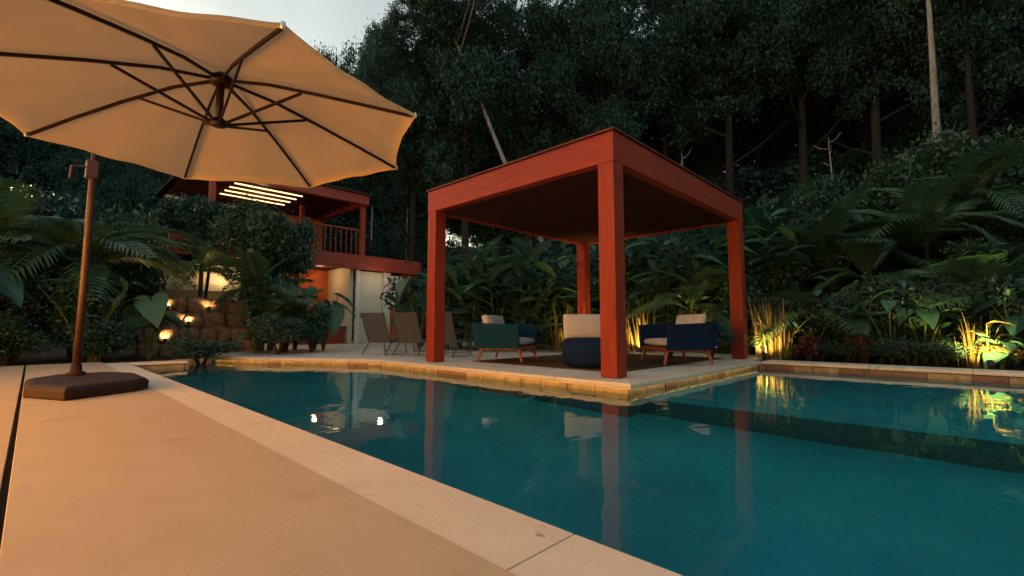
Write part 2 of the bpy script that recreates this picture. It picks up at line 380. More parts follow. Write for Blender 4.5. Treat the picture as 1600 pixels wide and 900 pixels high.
# far platform with patio
plat_poly = [(9.62, 2.82), (4.85, 2.82), (4.85, 8.23), (4.24, 9.52), (3.49, 10.43), (2.86, 11.62), (2.86, 24), (13.2, 24), (13.2, 9.5), (11.6, 6.5), (11.6, 2.82)]
plat_poly = plat_poly[::-1]
plat = struct(MB().prism(plat_poly, -1.46, -.056).build('patio_platform', M['tile_shaded']))
top_poly = [(11.6, 3.05), (5.08, 3.05), (5.08, 8.32), (4.44, 9.66), (3.68, 10.58), (3.1, 11.7), (3.1, 24), (13.2, 24), (13.2, 9.5), (11.6, 6.5)][::-1]
MB().prism(top_poly, -.055, -.004).build('paving', M['patio'], plat)
def offset_pts(path, d):
    out = []
    for i, p in enumerate(path):
        p = Vector(p); t = Vector((0, 0)); n = Vector((0, 0)); k = 0
        ns = []
        if i > 0: a = (p - Vector(path[i - 1])).normalized(); ns.append(Vector((a.y, -a.x)))
        if i < len(path) - 1: a = (Vector(path[i + 1]) - p).normalized(); ns.append(Vector((a.y, -a.x)))
        if len(ns) == 2:
            m_ = (ns[0] + ns[1]).normalized(); out.append(p + m_ * d / max(.3, m_.dot(ns[0])))
        else: out.append(p + ns[0] * d)
    return out
INNER = offset_pts(EDGE, .34)
STR = offset_pts(EDGE, .06); STI = offset_pts(EDGE, .13)
random.seed(5)
for i in range(len(EDGE) - 1):
    a, b = Vector(EDGE[i]), Vector(EDGE[i + 1]); ia, ib = INNER[i], INNER[i + 1]
    L = (b - a).length; n = max(1, round(L / 1.2))
    for k in range(n):
        g = .0025 / L
        s0, s1 = k / n + (g if k else 0), (k + 1) / n - (g if k < n - 1 else 0)
        q = [a.lerp(b, s0), a.lerp(b, s1), ib.lerp(ib, 0), ia]
        q[2] = ia.lerp(ib, s1); q[3] = ia.lerp(ib, s0)
        MB().prism([(p.x, p.y) for p in q][::-1], -.05, 0.0).build('coping_slab', M['coping'], plat, bevel=.008, seg=1)
    # riser stones, uneven, each its own piece
    oa, ob, pa, pb_ = STR[i], STR[i + 1], STI[i], STI[i + 1]
    s = 0.0
    while s < 1 - 1e-6:
        ln = random.uniform(.28, .5) / L; e = min(1, s + ln)
        if 1 - e < .12 / L: e = 1
        d = random.uniform(-.006, .01)
        nrm = (oa - pa).normalized() * d
        q = [oa.lerp(ob, s + .004 / L) + nrm, oa.lerp(ob, e - .004 / L) + nrm, pa.lerp(pb_, e - .004 / L), pa.lerp(pb_, s + .004 / L)]
        z1 = -.0565 - random.uniform(0, .003)
        MB().prism([(p.x, p.y) for p in q][::-1], -.36, z1).build('stone', M['riser'] if random.random() < .88 else M['riser2'], plat, bevel=.006, seg=1)
        s = e
    # led strip tucked under the coping nosing
    la, lb = offset_pts(EDGE, .022)[i], offset_pts(EDGE, .022)[i + 1]; ka, kb = offset_pts(EDGE, .05)[i], offset_pts(EDGE, .05)[i + 1]
    q = [(p.x, p.y) for p in (la.lerp(lb, .004), la.lerp(lb, .996), ka.lerp(kb, .996), ka.lerp(kb, .004))][::-1]
    oa_, ob_ = offset_pts(EDGE, .002)[i], offset_pts(EDGE, .002)[i + 1]; pa_, pb2 = offset_pts(EDGE, .010)[i], offset_pts(EDGE, .010)[i + 1]
    MB().prism([(p.x, p.y) for p in (oa_, ob_, pb2, pa_)][::-1], -.066, -.0505).build('light_shield_lip', M['coping'], plat)  # lip added to hide the led strip and its reflection in the water
    hs_ = MB().prism(q, -.0545, -.0505).build('light_channel', M['black'], plat)
    lq = MB(); lq.v = [(x, y, -.0555) for x, y in q]; lq.f = [(0, 1, 2, 3)]; lq.build('light_strip', M['led'], hs_)

# far pool edge on the right
fe = struct(MB().box(9.62, 10.15, -14.5, 2.785, -.7, -.056).build('far_pool_edge', M['tile_shaded']))
yy = -14.5
while yy < 2.7:
    e = min(2.715, yy + 1.2); slab(9.55, 10.12, yy + .003, e - .003, -.05, 0, M['coping'], 'coping_slab', fe, .008); yy = e
yy = -10.0
while yy < 2.7:
    e = min(2.776, yy + random.uniform(.28, .5)); d = random.uniform(-.01, .006)
    MB().box(9.585 + d, 9.66, yy + .004, e - .004, -.36, -.06 - random.uniform(0, .006)).build('stone', M['riser2'] if random.random() < .65 else M['riser'], fe, bevel=.006, seg=1); yy = e

# ------------------------------------------------------------------ unseen terrace house, added as the source of the warm light from the left
hs = thing('unseen_terrace_house', 'unseen house front with glowing doors, added as source of the warm light on the near deck', 'house', (-3.6, 0, 0))
FACE0, FACE1 = .9, 8.4
MB().box(-.25, 0, FACE0, FACE1, 2.62, 2.718).build('wall', M['cream'], hs)
MB().box(-6, 1.5, FACE0 - .3, FACE1 + .3, 2.72, 2.9).build('roof', M['roof'], hs)  # deep overhang added to keep the warm light off the high trees
MB().box(-6, -5.8, FACE0, FACE1, -.03, 2.718).build('wall', M['cream'], hs); MB().box(-5.79, -.26, FACE0, FACE0 + .2, -.03, 2.718).build('wall', M['cream'], hs); MB().box(-5.79, -.26, FACE1 - .2, FACE1, -.03, 2.718).build('wall', M['cream'], hs)
ny = 5; wd = (FACE1 - FACE0) / ny
for k in range(ny + 1):
    y = FACE0 + k * wd; MB().box(-.2, .05, y - .1, y + .1, -.03, 2.62).build('post', M['hred'], hs)
for k in range(ny):
    y0 = FACE0 + k * wd + .1; MB().box(-.14, -.1, y0, y0 + wd - .2, .08, 2.6).build('light_pane', M['pane'], hs)

# ------------------------------------------------------------------ pergola
pg = thing('pergola', 'red timber pergola pavilion with flat dark roof on the pool platform', 'pergola', (5.1, 3.1, 0))
PX, PY, PH = 5.0, 4.05, 3.2; pw = .25
for ix, iy in ((0, 0), (0, 1), (1, 0), (1, 1)):
    x0 = ix * (PX - pw); y0 = iy * (PY - pw)
    MB().box(x0 + .004, x0 + pw - .004, y0 + .004, y0 + pw - .004, .002, 2.80).build('post', M['wood'], pg, bevel=.008, seg=2)
def beam(p0, p1, axis):
    return MB().box(p0[0], p1[0], p0[1], p1[1], p0[2], p1[2]).build('beam', M['woodh'], pg, bevel=.008, seg=2)
beam((0, 0, 2.8), (.16, PY, PH), 'y'); beam((PX - .16, 0, 2.8), (PX, PY, PH), 'y')
beam((.162, 0.002, 2.8), (PX - .162, .16, PH), 'x'); beam((.162, PY - .16, 2.8), (PX - .162, PY - .002, PH), 'x')
MB().box(-.03, PX + .03, -.03, PY + .03, PH + .002, PH + .035).build('roof', M['roofred'], pg, bevel=.005, seg=1)
npl = 20
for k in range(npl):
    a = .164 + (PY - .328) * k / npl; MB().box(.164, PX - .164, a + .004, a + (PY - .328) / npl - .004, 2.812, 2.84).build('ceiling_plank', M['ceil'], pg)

rug = tag(MB().box(0, 4.1, 0, 3.1, 0, .012).build('floor_rug', M['rug'], None, loc=(5.75, 3.5, -.003)), 'dark brown rug spread under the seats inside the pergola', 'rug')

# ------------------------------------------------------------------ armchairs
def cushion_mesh(name, sx, sy, sz, m, puff=.35):
    rows = []; nu, nv = 10, 10
    bm = bmesh.new(); bmesh.ops.create_cube(bm, size=1)
    bmesh.ops.subdivide_edges(bm, edges=bm.edges, cuts=5, use_grid_fill=True)
    for v in bm.verts:
        x, y, z = v.co * 2
        k = (1 - abs(x) ** 4) * (1 - abs(y) ** 4)
        z2 = z * (1 - puff + puff * k)
        r = 1 - .05 * (abs(z)) ** 2 - .02 * abs(x * y)
        v.co = (x * .5 * sx * r, y * .5 * sy * r, z2 * .5 * sz)
    me = bpy.data.meshes.new(name); bm.to_mesh(me); bm.free()
    for p in me.polygons: p.use_smooth = True
    me.materials.append(m); return me
CUSH_SEAT = cushion_mesh('seat_cushion', .66, .64, .13, M['cush'])
CUSH_BACK = cushion_mesh('back_cushion', .74, .40, .2, M['cush'], .5)
def armchair(label, loc, rz, shellmat):
    t = thing('armchair', label, 'armchair', (loc[0], loc[1], .01), rz, 'lounge armchairs under the pergola'); t.scale = (1.15, 1.15, 1.13)
    # local: front is -Y, back +Y; a woven shell wraps round back and both sides, higher at the back
    path = [(-.41, -.36, .59), (-.41, .02, .61), (-.41, .28, .62), (-.38, .36, .625), (-.18, .39, .63), (0, .395, .63), (.18, .39, .63), (.38, .36, .625), (.41, .28, .62), (.41, .02, .61), (.41, -.36, .59)]
    th = .045; rows = []
    for i, (x, y, h) in enumerate(path):
        p = Vector((x, y)); a = Vector(path[max(i - 1, 0)][:2]); b = Vector(path[min(i + 1, 10)][:2]); d = (b - a).normalized(); n = Vector((d.y, -d.x))
        lean = .06
        o_ = p - n * th; 
        rows.append([(p.x, p.y, .22), (p.x - n.x * lean, p.y - n.y * lean, h), (p.x - n.x * (lean + th), p.y - n.y * (lean + th), h), (o_.x, o_.y, .22)])
    rows = [[Vector(q) for q in r] for r in rows]
    mb = MB(); b = mb.quad_grid(rows, True); mb.f.append((b + 3, b + 2, b + 1, b)); e = b + 40; mb.f.append((e, e + 1, e + 2, e + 3))
    mb.build('woven_shell', shellmat, t, bevel=.01, seg=2)
    MB().box(-.40, .40, -.36, .34, .20, .255).build('seat_frame', M['leg'], t, bevel=.008, seg=1)
    for sx, sy in ((-1, -1), (1, -1), (-1, 1), (1, 1)):
        MB().tube([(sx * .35, -.01 + sy * .31, .205), (sx * .39, -.01 + sy * .37, .012)], [.028, .018], 8).build('leg', M['leg'], t)
    put('seat_cushion', CUSH_SEAT, t, (0, -.05, .325)); 
    put('back_cushion', CUSH_BACK, t, (0, .22, .555), (R(76), 0, 0))
    return t
armchair('teal blue woven armchair, nearest the left pergola post, its side to the pool', at(793, 8.7), R(24), M['blue'])
armchair('navy woven armchair near the right pergola post, facing the left one', at(1055, 8.1), R(-128), M['navy'])
pf = thing('pouf_seat', 'round navy pouf seat with a tall pale cushion, behind the front post', 'seat', (*at(928, 7.5), .01), R(-42))
MB().lathe([(.36, .0), (.46, .02), (.51, .10), (.52, .24), (.51, .36), (.47, .44), (.36, .46)], 32).build('drum', M['navy'], pf, smooth=True)
put('back_cushion', cushion_mesh('pouf_cushion', .72, .42, .18, M['cush'], .5), pf, (-.1, .2, .635), (R(80), 0, 0))

# ------------------------------------------------------------------ sun loungers beside the patio
def lounger(label, loc, rz):
    t = thing('sun_chair', label, 'sun chair', (loc[0], loc[1], -.004), rz, 'grey sling sun chairs in a row')
    w2 = .29   # local: feet towards -Y
    seat = MB(); prof = [(-.55, .36), (-.3, .345), (0, .31), (.12, .30), (.17, .32)]
    seat.quad_grid([[(-w2, y, z), (w2, y, z)] for y, z in prof] + [[(w2 * s, y, z - .015) for s in (-1, 1)] for y, z in reversed(prof)]); seat.build('seat_sling', M['sling'], t)
    bk = MB(); prof = [(.15, .31), (.28, .60), (.40, .90), (.43, .96)]
    bk.quad_grid([[(-w2, y, z), (w2, y, z)] for y, z in prof] + [[(w2 * s, y + .015, z) for s in (-1, 1)] for y, z in reversed(prof)]); bk.build('back_sling', M['sling'], t)
    for s in (-1, 1):
        MB().tube([(s * .31, -.56, .36), (s * .31, 0, .31), (s * .31, .16, .31), (s * .31, .30, .62), (s * .31, .44, .97)], .014, 6).build('side_rail', M['frame'], t)
        MB().tube([(s * .31, -.40, .35), (s * .32, -.48, .012)], .014, 6).build('leg', M['frame'], t)
        MB().tube([(s * .31, .10, .31), (s * .32, .36, .012)], .014, 6).build('leg', M['frame'], t)
        MB().bar((s * .34, -.2, .47), (s * .34, .24, .52), .04, .02).build('armrest', M['frame'], t)
        MB().tube([(s * .33, -.18, .46), (s * .32, -.12, .33)], .010, 6).build('armrest_support', M['frame'], t)
    MB().tube([(-.32, -.48, .06), (.32, -.48, .06)], .010, 6).build('stretcher', M['frame'], t)
    return t
lounger('grey sling sun chair farthest left, before the pale door', at(600, 10.9), R(112))
lounger('grey sling sun chair, the middle one, left of the pergola post', at(648, 10.5), R(112))
lounger('grey sling sun chair half hidden behind the left pergola post', at(700, 10.1), R(112))

# ------------------------------------------------------------------ parasol
um = thing('cantilever_parasol', 'tan cantilever parasol with brown pole and dark base on the near deck', 'parasol', (.42, 6.45, 0))
ux, uy = .42, 6.45
bp = [(-.44, -.30), (-.19, -.82), (.36, -.48), (.47, -.28), (.46, .45), (.25, .85), (-.2, .85), (-.44, .45)]
mb = MB(); rows = []
for zz, sc_ in ((.0, .97), (.015, 1.0), (.085, 1.0), (.115, .94), (.125, .86)): rows.append([(x * sc_, y * sc_, zz) for x, y in bp])
b_ = mb.quad_grid(rows, True); mb.f.append(tuple(b_ + i for i in reversed(range(8)))); mb.f.append(tuple(b_ + 32 + i for i in range(8)))
mb.build('base', M['base'], um, bevel=.008, seg=2)
polex, poley = -.06, .45
MB().lathe([(.085, .123), (.085, .15), (.05, .17), (.045, .24)], 16, (polex, poley, 0)).build('pole_collar', M['base'], um, smooth=True)
UC = Vector((1.04 - ux, 4.61 - uy, 0)); APEX = 2.91; RIM = 2.44; RR = 1.75
pole_pts = [(polex, poley, .16), (polex + .01, poley, 1.2), (polex + .015, poley + .02, 2.0), (polex + .02, poley + .03, 2.6), (polex + .03, poley, 3.0)]
MB().tube(pole_pts, [.036, .035, .034, .032, .03], 12).build('pole', M['pole'], um, smooth=True)
MB().tube([(polex + .03, poley, 3.0), (polex + .08, poley - .18, 3.24), (polex + .22, poley - .7, 3.42), (UC.x - .12, UC.y + .5, 3.38), (UC.x, UC.y, 3.12), (UC.x, UC.y, 2.95)], [.03, .03, .03, .03, .028, .026], 10).build('arm', M['pole'], um, smooth=True)
MB().box(polex - .05, polex + .06, poley - .05, poley + .06, 2.30, 2.50).build('crank_box', M['pole'], um, bevel=.012)
MB().tube([(polex - .05, poley - .02, 2.42), (polex - .16, poley - .03, 2.40), (polex - .17, poley - .03, 2.26)], .012, 8).build('crank_handle', M['pole'], um)
angs = [math.atan2(2.859 - 4.61, .954 - 1.04) + k * math.pi / 4 for k in range(8)]
tilt = Vector((.016, -.032))
def rimz(p): return RIM + tilt.x * p.x * 1 + tilt.y * p.y
def cpoint(t, a0, a1, s):
    """t 0..1 apex to rim, s 0..1 between two ribs, with fabric sag and a scalloped hem"""
    p0 = Vector((math.cos(a0), math.sin(a0))); p1 = Vector((math.cos(a1), math.sin(a1)))
    q = p0.lerp(p1, s) * RR * t; e = 4 * s * (1 - s)
    q = q * (1 - .035 * e * t * t)
    z = APEX + (rimz(q) - APEX) * t
    z += .025 * math.sin(math.pi * t) * (1 - .3 * e) - .035 * e * t * (1.1 - t)
    z += .007 * math.sin(s * 17 + a0 * 5) * e * t * t + .005 * math.sin(s * 9 - t * 11 + a0 * 3) * e * t
    return Vector((UC.x + q.x, UC.y + q.y, z))
for k in range(8):
    a0, a1 = angs[k], angs[k] + math.pi / 4
    rows = [[cpoint(.02 + .98 * i / 16, a0, a1, j / 20) for j in range(21)] for i in range(17)]
    rows.append([p + Vector((0, 0, -.035)) for p in rows[-1]])
    mb = MB(); mb.quad_grid(rows)
    mb.build('canopy_panel', M['fabric'], um, smooth=True)
hubz = APEX - .03
MB().lathe([(.05, hubz - .09), (.085, hubz - .08), (.09, hubz - .02), (.06, hubz)], 16, (UC.x, UC.y, 0)).build('upper_hub', M['rib'], um, smooth=True)
MB().tube([(UC.x, UC.y, hubz - .02), (UC.x, UC.y, 2.42)], .032, 12).build('centre_post', M['rib'], um, smooth=True)
MB().lathe([(.03, 2.405), (.06, 2.415), (.065, 2.46), (.045, 2.48)], 16, (UC.x, UC.y, 0)).build('lower_hub', M['rib'], um, smooth=True)
for k in range(8):
    a = angs[k]; pts = [cpoint(t, a, a + .001, 0) - Vector((0, 0, .028)) for t in (.04, .25, .5, .75, .985)]
    pts[0] = Vector((UC.x + math.cos(a) * .07, UC.y + math.sin(a) * .07, hubz - .05))
    rb = MB()
    for i in range(4): rb.bar(pts[i], pts[i + 1], .018, .024)
    rbo = rb.build('rib', M['rib'], um)
    mid = cpoint(.42, a, a + .001, 0) - Vector((0, 0, .045))
    MB().bar((UC.x + math.cos(a) * .06, UC.y + math.sin(a) * .06, 2.44), mid, .016, .022).build('strut', M['rib'], rbo)
    tip = cpoint(1.0, a, a + .001, 0)
    MB().lathe([(.008, -.03), (.016, -.02), (.016, .012), (.006, .02)], 8, (tip.x, tip.y, tip.z - .01)).build('rib_tip', M['steel'], rbo)

# ------------------------------------------------------------------ foliage library
def np_mesh(name, V, F4, m):
    me = bpy.data.meshes.new(name); nv = len(V); nf = len(F4)
    me.vertices.add(nv); me.vertices.foreach_set('co', V.astype(np.float32).ravel())
    me.loops.add(nf * 4); me.loops.foreach_set('vertex_index', F4.astype(np.int32).ravel())
    me.polygons.add(nf); me.polygons.foreach_set('loop_start', np.arange(0, nf * 4, 4, dtype=np.int32))
    me.update(calc_edges=True); me.validate(); me.materials.append(m)
    return me
def leaf_cloud(pos, size, rng, wid=.42, droop=.35, out=None):
    n = len(pos)
    d = rng.normal(size=(n, 3)); d[:, 2] = d[:, 2] * .6 - droop
    if out is not None: d += out * .9
    d /= np.linalg.norm(d, axis=1)[:, None]
    u = rng.normal(size=(n, 3)); u[:, 2] += 1.2
    s = np.cross(d, u); s /= np.linalg.norm(s, axis=1)[:, None] + 1e-9
    nn = np.cross(s, d)
    L = size * rng.uniform(.6, 1.35, n)[:, None]
    V = np.stack([pos - d * L * .5, pos + s * L * wid * .5 + nn * L * .08, pos + d * L * .5 - nn * L * .05, pos - s * L * wid * .5 + nn * L * .08], 1).reshape(-1, 3)
    return V, np.arange(n * 4).reshape(n, 4)
def crown_mesh(name, seed, m, n=12000, lobes=16, size=.05, spread=(.62, .62, .62), lr=(.2, .42), low=-.95, wid=.45, clump=.8):
    rng = np.random.default_rng(seed)
    c = rng.normal(size=(lobes, 3)); c /= np.linalg.norm(c, axis=1)[:, None]; c *= rng.uniform(.35, 1, lobes)[:, None] * np.array(spread)
    r = rng.uniform(*lr, lobes)
    w_ = r ** 2; idx = rng.choice(lobes, n, p=w_ / w_.sum())
    v = rng.normal(size=(n, 3)); v /= np.linalg.norm(v, axis=1)[:, None]
    rad = rng.uniform(.25, 1, n) ** .45 * (1 + .22 * rng.normal(size=n))
    # twig clumps: pull leaves towards a set of random directions so that gaps open
    k = 26; dirs = rng.normal(size=(lobes, k, 3)); dirs /= np.linalg.norm(dirs, axis=2)[:, :, None]
    pick = dirs[idx, rng.integers(0, k, n)]; v = v * .55 + pick * clump; v /= np.linalg.norm(v, axis=1)[:, None]
    p = c[idx] + v * (rad * r[idx])[:, None] * np.array([1, 1, .8])
    p = p[p[:, 2] > low]
    V, F = leaf_cloud(p, size, rng, wid)
    return np_mesh(name, V, F, m)
TREE_CROWNS = [crown_mesh('tree_foliage', 10 + i, M['forest'], 60000, 46, (.030, .036, .042, .032, .038)[i], (.80, .80, .84), (.14, .27), clump=1.5) for i in range(5)]
BUSH_CROWNS = [crown_mesh('bush_foliage', 30 + i, M[k], 6500, 14, s, (.6, .6, .55), (.25, .45), -.55, wd_) for i, (k, s, wd_) in enumerate((('bush', .085, .5), ('teal', .10, .55), ('forest', .08, .45), ('bush', .12, .36), ('palm', .13, .26)))]
DARK_BUSH = crown_mesh('dark_bush_foliage', 44, M['forest'], 3000, 10, .12, (.6, .6, .5), (.3, .45), -.5, .5)
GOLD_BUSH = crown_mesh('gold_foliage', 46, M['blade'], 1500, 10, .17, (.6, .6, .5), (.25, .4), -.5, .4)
BRONZE_BUSH = crown_mesh('bronze_foliage', 45, M['bronze'], 1100, 9, .16, (.6, .6, .5), (.25, .4), -.5, .55)

def frond_mesh(name, m, L=1.0, arch=.55, n=24, ll=.34, seed=0, lw=.035):
    rnd = random.Random(seed); mb = MB()
    def sp(t): return Vector((0, L * (t - .12 * arch * t * t), arch * L * (.95 * t - 1.35 * t * t)))
    mb.tube([sp(i / 8) for i in range(9)], [.012 * (1 - .8 * i / 8) + .002 for i in range(9)], 4, False)
    for i in range(n):
        t = .16 + .82 * i / (n - 1); p = sp(t); d = (sp(min(1, t + .02)) - sp(t - .02)).normalized()
        l = ll * L * math.sin(math.pi * (.16 + .78 * (i / (n - 1)))) ** .7 * rnd.uniform(.85, 1.1)
        for s in (-1, 1):
            q = (Vector((s, 0, 0)) * 1.0 + d * .75 + Vector((0, 0, .18 - .1 * rnd.random()))).normalized()
            tip = p + q * l + Vector((0, 0, -.25 * l)); md = p + q * l * .5 + Vector((0, 0, .015))
            wv = d * lw * L * .5; b = len(mb.v)
            mb.v += [tuple(p - wv * .4), tuple(p + wv * .4), tuple(md - wv), tuple(md + wv), tuple(tip)]
            mb.f += [(b, b + 1, b + 3, b + 2), (b + 2, b + 3, b + 4)]
    me = bpy.data.meshes.new(name); me.from_pydata([tuple(v) for v in mb.v], [], mb.f); me.materials.append(m); return me
FRONDS = [frond_mesh('frond', M['palm'], 1, .5, 26, .34, 1), frond_mesh('frond', M['palm'], 1, .8, 22, .38, 2, .045), frond_mesh('frond', M['bush'], 1, .35, 24, .30, 3, .04)]
def blade_leaf_mesh(name, m, prof, L=1.0, fold=.25, bend=.35, wave=0):
    rows = []; n = len(prof)
    for i, wv in enumerate(prof):
        t = i / (n - 1); y = L * t * (1 - .12 * bend * t); z = -bend * L * t * t
        zz = wave * math.sin(i * 2.1) * wv
        rows.append([(-wv, y, z + fold * wv + zz), (0, y, z), (wv, y, z + fold * wv - zz)])
    mb = MB(); mb.quad_grid(rows)
    me = bpy.data.meshes.new(name); me.from_pydata([tuple(v) for v in mb.v], [], mb.f); me.materials.append(m)
    for p in me.polygons: p.use_smooth = True
    return me
GINGER_LEAVES = [blade_leaf_mesh('leaf', M['ginger'], (.012, .07, .105, .115, .10, .06, .002), 1, .35, .35), blade_leaf_mesh('leaf', M['ginger'], (.012, .08, .13, .14, .115, .07, .002), 1, .25, .6, .1), blade_leaf_mesh('leaf', M['teal'], (.012, .06, .10, .12, .11, .07, .002), 1, .3, .2)]
LIT_LEAVES = [blade_leaf_mesh('leaf', M['blade'], (.012, .08, .13, .14, .115, .07, .002), 1, .25, .6, .1), GINGER_LEAVES[0]]
def ear_mesh(name, m):
    """heart-shaped leaf, stalk joins at the notch, tip towards +Y, drooping"""
    out = [(0, .0), (.10, -.20), (.27, -.27), (.42, -.12), (.45, .12), (.38, .38), (.24, .64), (.10, .86), (0, 1.0)]
    v = []; f = []
    ring = out + [(-x, y) for x, y in reversed(out[1:-1])]
    rings = (.0, .45, 1.0)
    cx, cy = 0, .18
    v.append((cx, cy, .0))
    for k in (.5, 1.0):
        for i, (x, y) in enumerate(ring):
            px, py = cx + (x - cx) * k, cy + (y - cy) * k
            z = .16 * abs(px) - .30 * max(0, py) ** 2 + .015 * (1 if i % 2 else -1) * (k > .7)
            v.append((px, py, z))
    n = len(ring)
    for i in range(n):
        j = (i + 1) % n; f.append((0, 1 + i, 1 + j)); f.append((1 + i, 1 + n + i, 1 + n + j, 1 + j))
    me = bpy.data.meshes.new(name); me.from_pydata(v, [], f); me.materials.append(m)
    for p in me.polygons: p.use_smooth = True
    return me
EAR = ear_mesh('leaf', M['ear']); EAR2 = ear_mesh('leaf', M['teal'])

RN = random.Random(77)
ORD = ['leftmost', 'second', 'third', 'fourth', 'fifth', 'sixth', 'seventh', 'eighth', 'ninth', 'tenth', 'eleventh', 'twelfth']
def nth(i, n): return 'leftmost' if i == 0 else 'rightmost' if i == n - 1 else ORD[i] + ' from the left'
def g3(x, y): return (x, y, max(hill(x, y), -.05) - .02)
def bush(name, label, xy, r, h, group, mesh=None, z=None, cat='shrub'):
    x, y = xy; zz = g3(x, y)[2] if z is None else z
    t = thing(name, label, cat, (x, y, zz), RN.uniform(0, 6.28), group)
    me = mesh or RN.choice(BUSH_CROWNS)
    o = put('foliage', me, t, (0, 0, h * .50), (0, 0, 0), (r, r, h * .56)); o['kind'] = 'stuff'
    st = MB()
    for k in range(4):
        a = RN.uniform(0, 6.28); st.tube([(0, 0, -.05), (.15 * r * math.cos(a), .15 * r * math.sin(a), h * .3), (.4 * r * math.cos(a), .4 * r * math.sin(a), h * .62)], [.03, .022, .01], 5)
    st.build('stem', M['bark'], t)
    return t
def palm(label, xy, h, L, n, group, trunk_h=.3, mesh=None, z=None, cat='palm', seed=0, mats=None):
    rnd = random.Random(seed + int(xy[0] * 91) + int(xy[1] * 37)); x, y = xy; zz = g3(x, y)[2] if z is None else z
    t = thing('palm', label, cat, (x, y, zz), 0, group)
    MB().tube([(0, 0, -.1), (.03, .02, trunk_h * .5), (.02, -.02, trunk_h)], [.09, .06, .05], 8).build('trunk', M['bark'], t)
    for k in range(n):
        a = k * 2.4 + rnd.uniform(-.3, .3); el = R(rnd.uniform(12, 75) if k > n * .25 else rnd.uniform(-10, 20))
        me = mesh or rnd.choice(FRONDS); l = L * rnd.uniform(.75, 1.15)
        put('frond', me, t, (.02 * math.cos(a), .02 * math.sin(a), trunk_h + rnd.uniform(-.05, .08)), Euler((el, rnd.uniform(-.25, .25), a)), (l, l, l))
    return t
def ginger(label, xy, h, n, group, leafL=.6, z=None, seed=0, name='ginger_plant', meshes=None, spread=.5):
    rnd = random.Random(seed + int(xy[0] * 53) + int(xy[1] * 29)); x, y = xy; zz = g3(x, y)[2] if z is None else z
    t = thing(name, label, 'plant', (x, y, zz), 0, group)
    st = MB()
    for c in range(n):
        a = rnd.uniform(0, 6.28); r0 = rnd.uniform(0, .25); hh = h * rnd.uniform(.6, 1.05); le = rnd.uniform(.15, spread)
        def cp(s): return Vector((math.cos(a) * (r0 + le * hh * s * s), math.sin(a) * (r0 + le * hh * s * s), hh * (s - .08 * s * s)))
        st.tube([cp(k / 5) for k in range(6)], [.018, .017, .015, .012, .009, .005], 5)
        nl = max(4, int(hh / .28))
        for k in range(nl):
            s = .28 + .72 * k / (nl - 1); p = cp(s)
            az = a + (math.pi / 2 if k % 2 else -math.pi / 2) + rnd.uniform(-.7, .7)
            L = leafL * rnd.uniform(.75, 1.2)
            put('leaf', rnd.choice(meshes or GINGER_LEAVES), t, p, Euler((R(rnd.uniform(5, 55)), rnd.uniform(-.5, .5), az - math.pi / 2)), (L, L, L))
    st.build('stem_clump', M['stem'], t)
    return t
def elephant_ear(label, xy, h, n, group, L=.6, z=None, seed=0, face=None):
    rnd = random.Random(seed + int(xy[0] * 13) + int(xy[1] * 71)); x, y = xy; zz = g3(x, y)[2] if z is None else z
    t = thing('elephant_ear_plant', label, 'plant', (x, y, zz), 0, group); st = MB()
    for k in range(n):
        a = k * 2.4 + rnd.uniform(-.4, .4); hh = h * rnd.uniform(.45, 1.0); rr = rnd.uniform(.25, .6) * hh * .7
        tip = Vector((math.cos(a) * rr, math.sin(a) * rr, hh))
        st.tube([(0, 0, 0), tuple(tip * .5 + Vector((0, 0, .12 * hh))), tuple(tip)], [.022, .016, .009], 5)
        l = L * rnd.uniform(.7, 1.2)
        fa = a if face is None else face + rnd.uniform(-.6, .6)
        put('leaf', EAR if rnd.random() < .6 else EAR2, t, tip, Euler((R(rnd.uniform(-55, -15)), rnd.uniform(-.3, .3), fa - math.pi / 2)), (l, l, l))
    st.build('stem_clump', M['stem'], t)
    return t
def blades(label, xy, h, n, group=None, z=None, seed=0, spread=.35, m='blade'):
    rnd = random.Random(seed); x, y = xy; zz = g3(x, y)[2] if z is None else z
    t = thing('reed_clump', label, 'plant', (x, y, zz), 0, group); mb = MB()
    for k in range(n):
        a = rnd.uniform(0, 6.28); r0 = rnd.uniform(0, spread); hh = h * rnd.uniform(.45, 1.1); le = rnd.uniform(.0, .12) if rnd.random() < .75 else rnd.uniform(.15, .45); w_ = rnd.uniform(.008, .022)
        b2 = rnd.uniform(0, 6.28); sx, sy = math.cos(b2) * w_, math.sin(b2) * w_; rows = []
        for i in range(6):
            s = i / 5; q = Vector((math.cos(a) * (r0 + le * hh * s ** 2.2), math.sin(a) * (r0 + le * hh * s ** 2.2), hh * (s - .12 * le * s * s)))
            k_ = (1 - s ** 2.5) + .05; rows.append([(q.x - sx * k_, q.y - sy * k_, q.z), (q.x + sx * k_, q.y + sy * k_, q.z)])
        mb.quad_grid(rows)
    me = bpy.data.meshes.new('foliage'); me.from_pydata([tuple(v) for v in mb.v], [], mb.f); me.materials.append(M[m])
    o = put('foliage', me, t); o['kind'] = 'stuff'
    return t
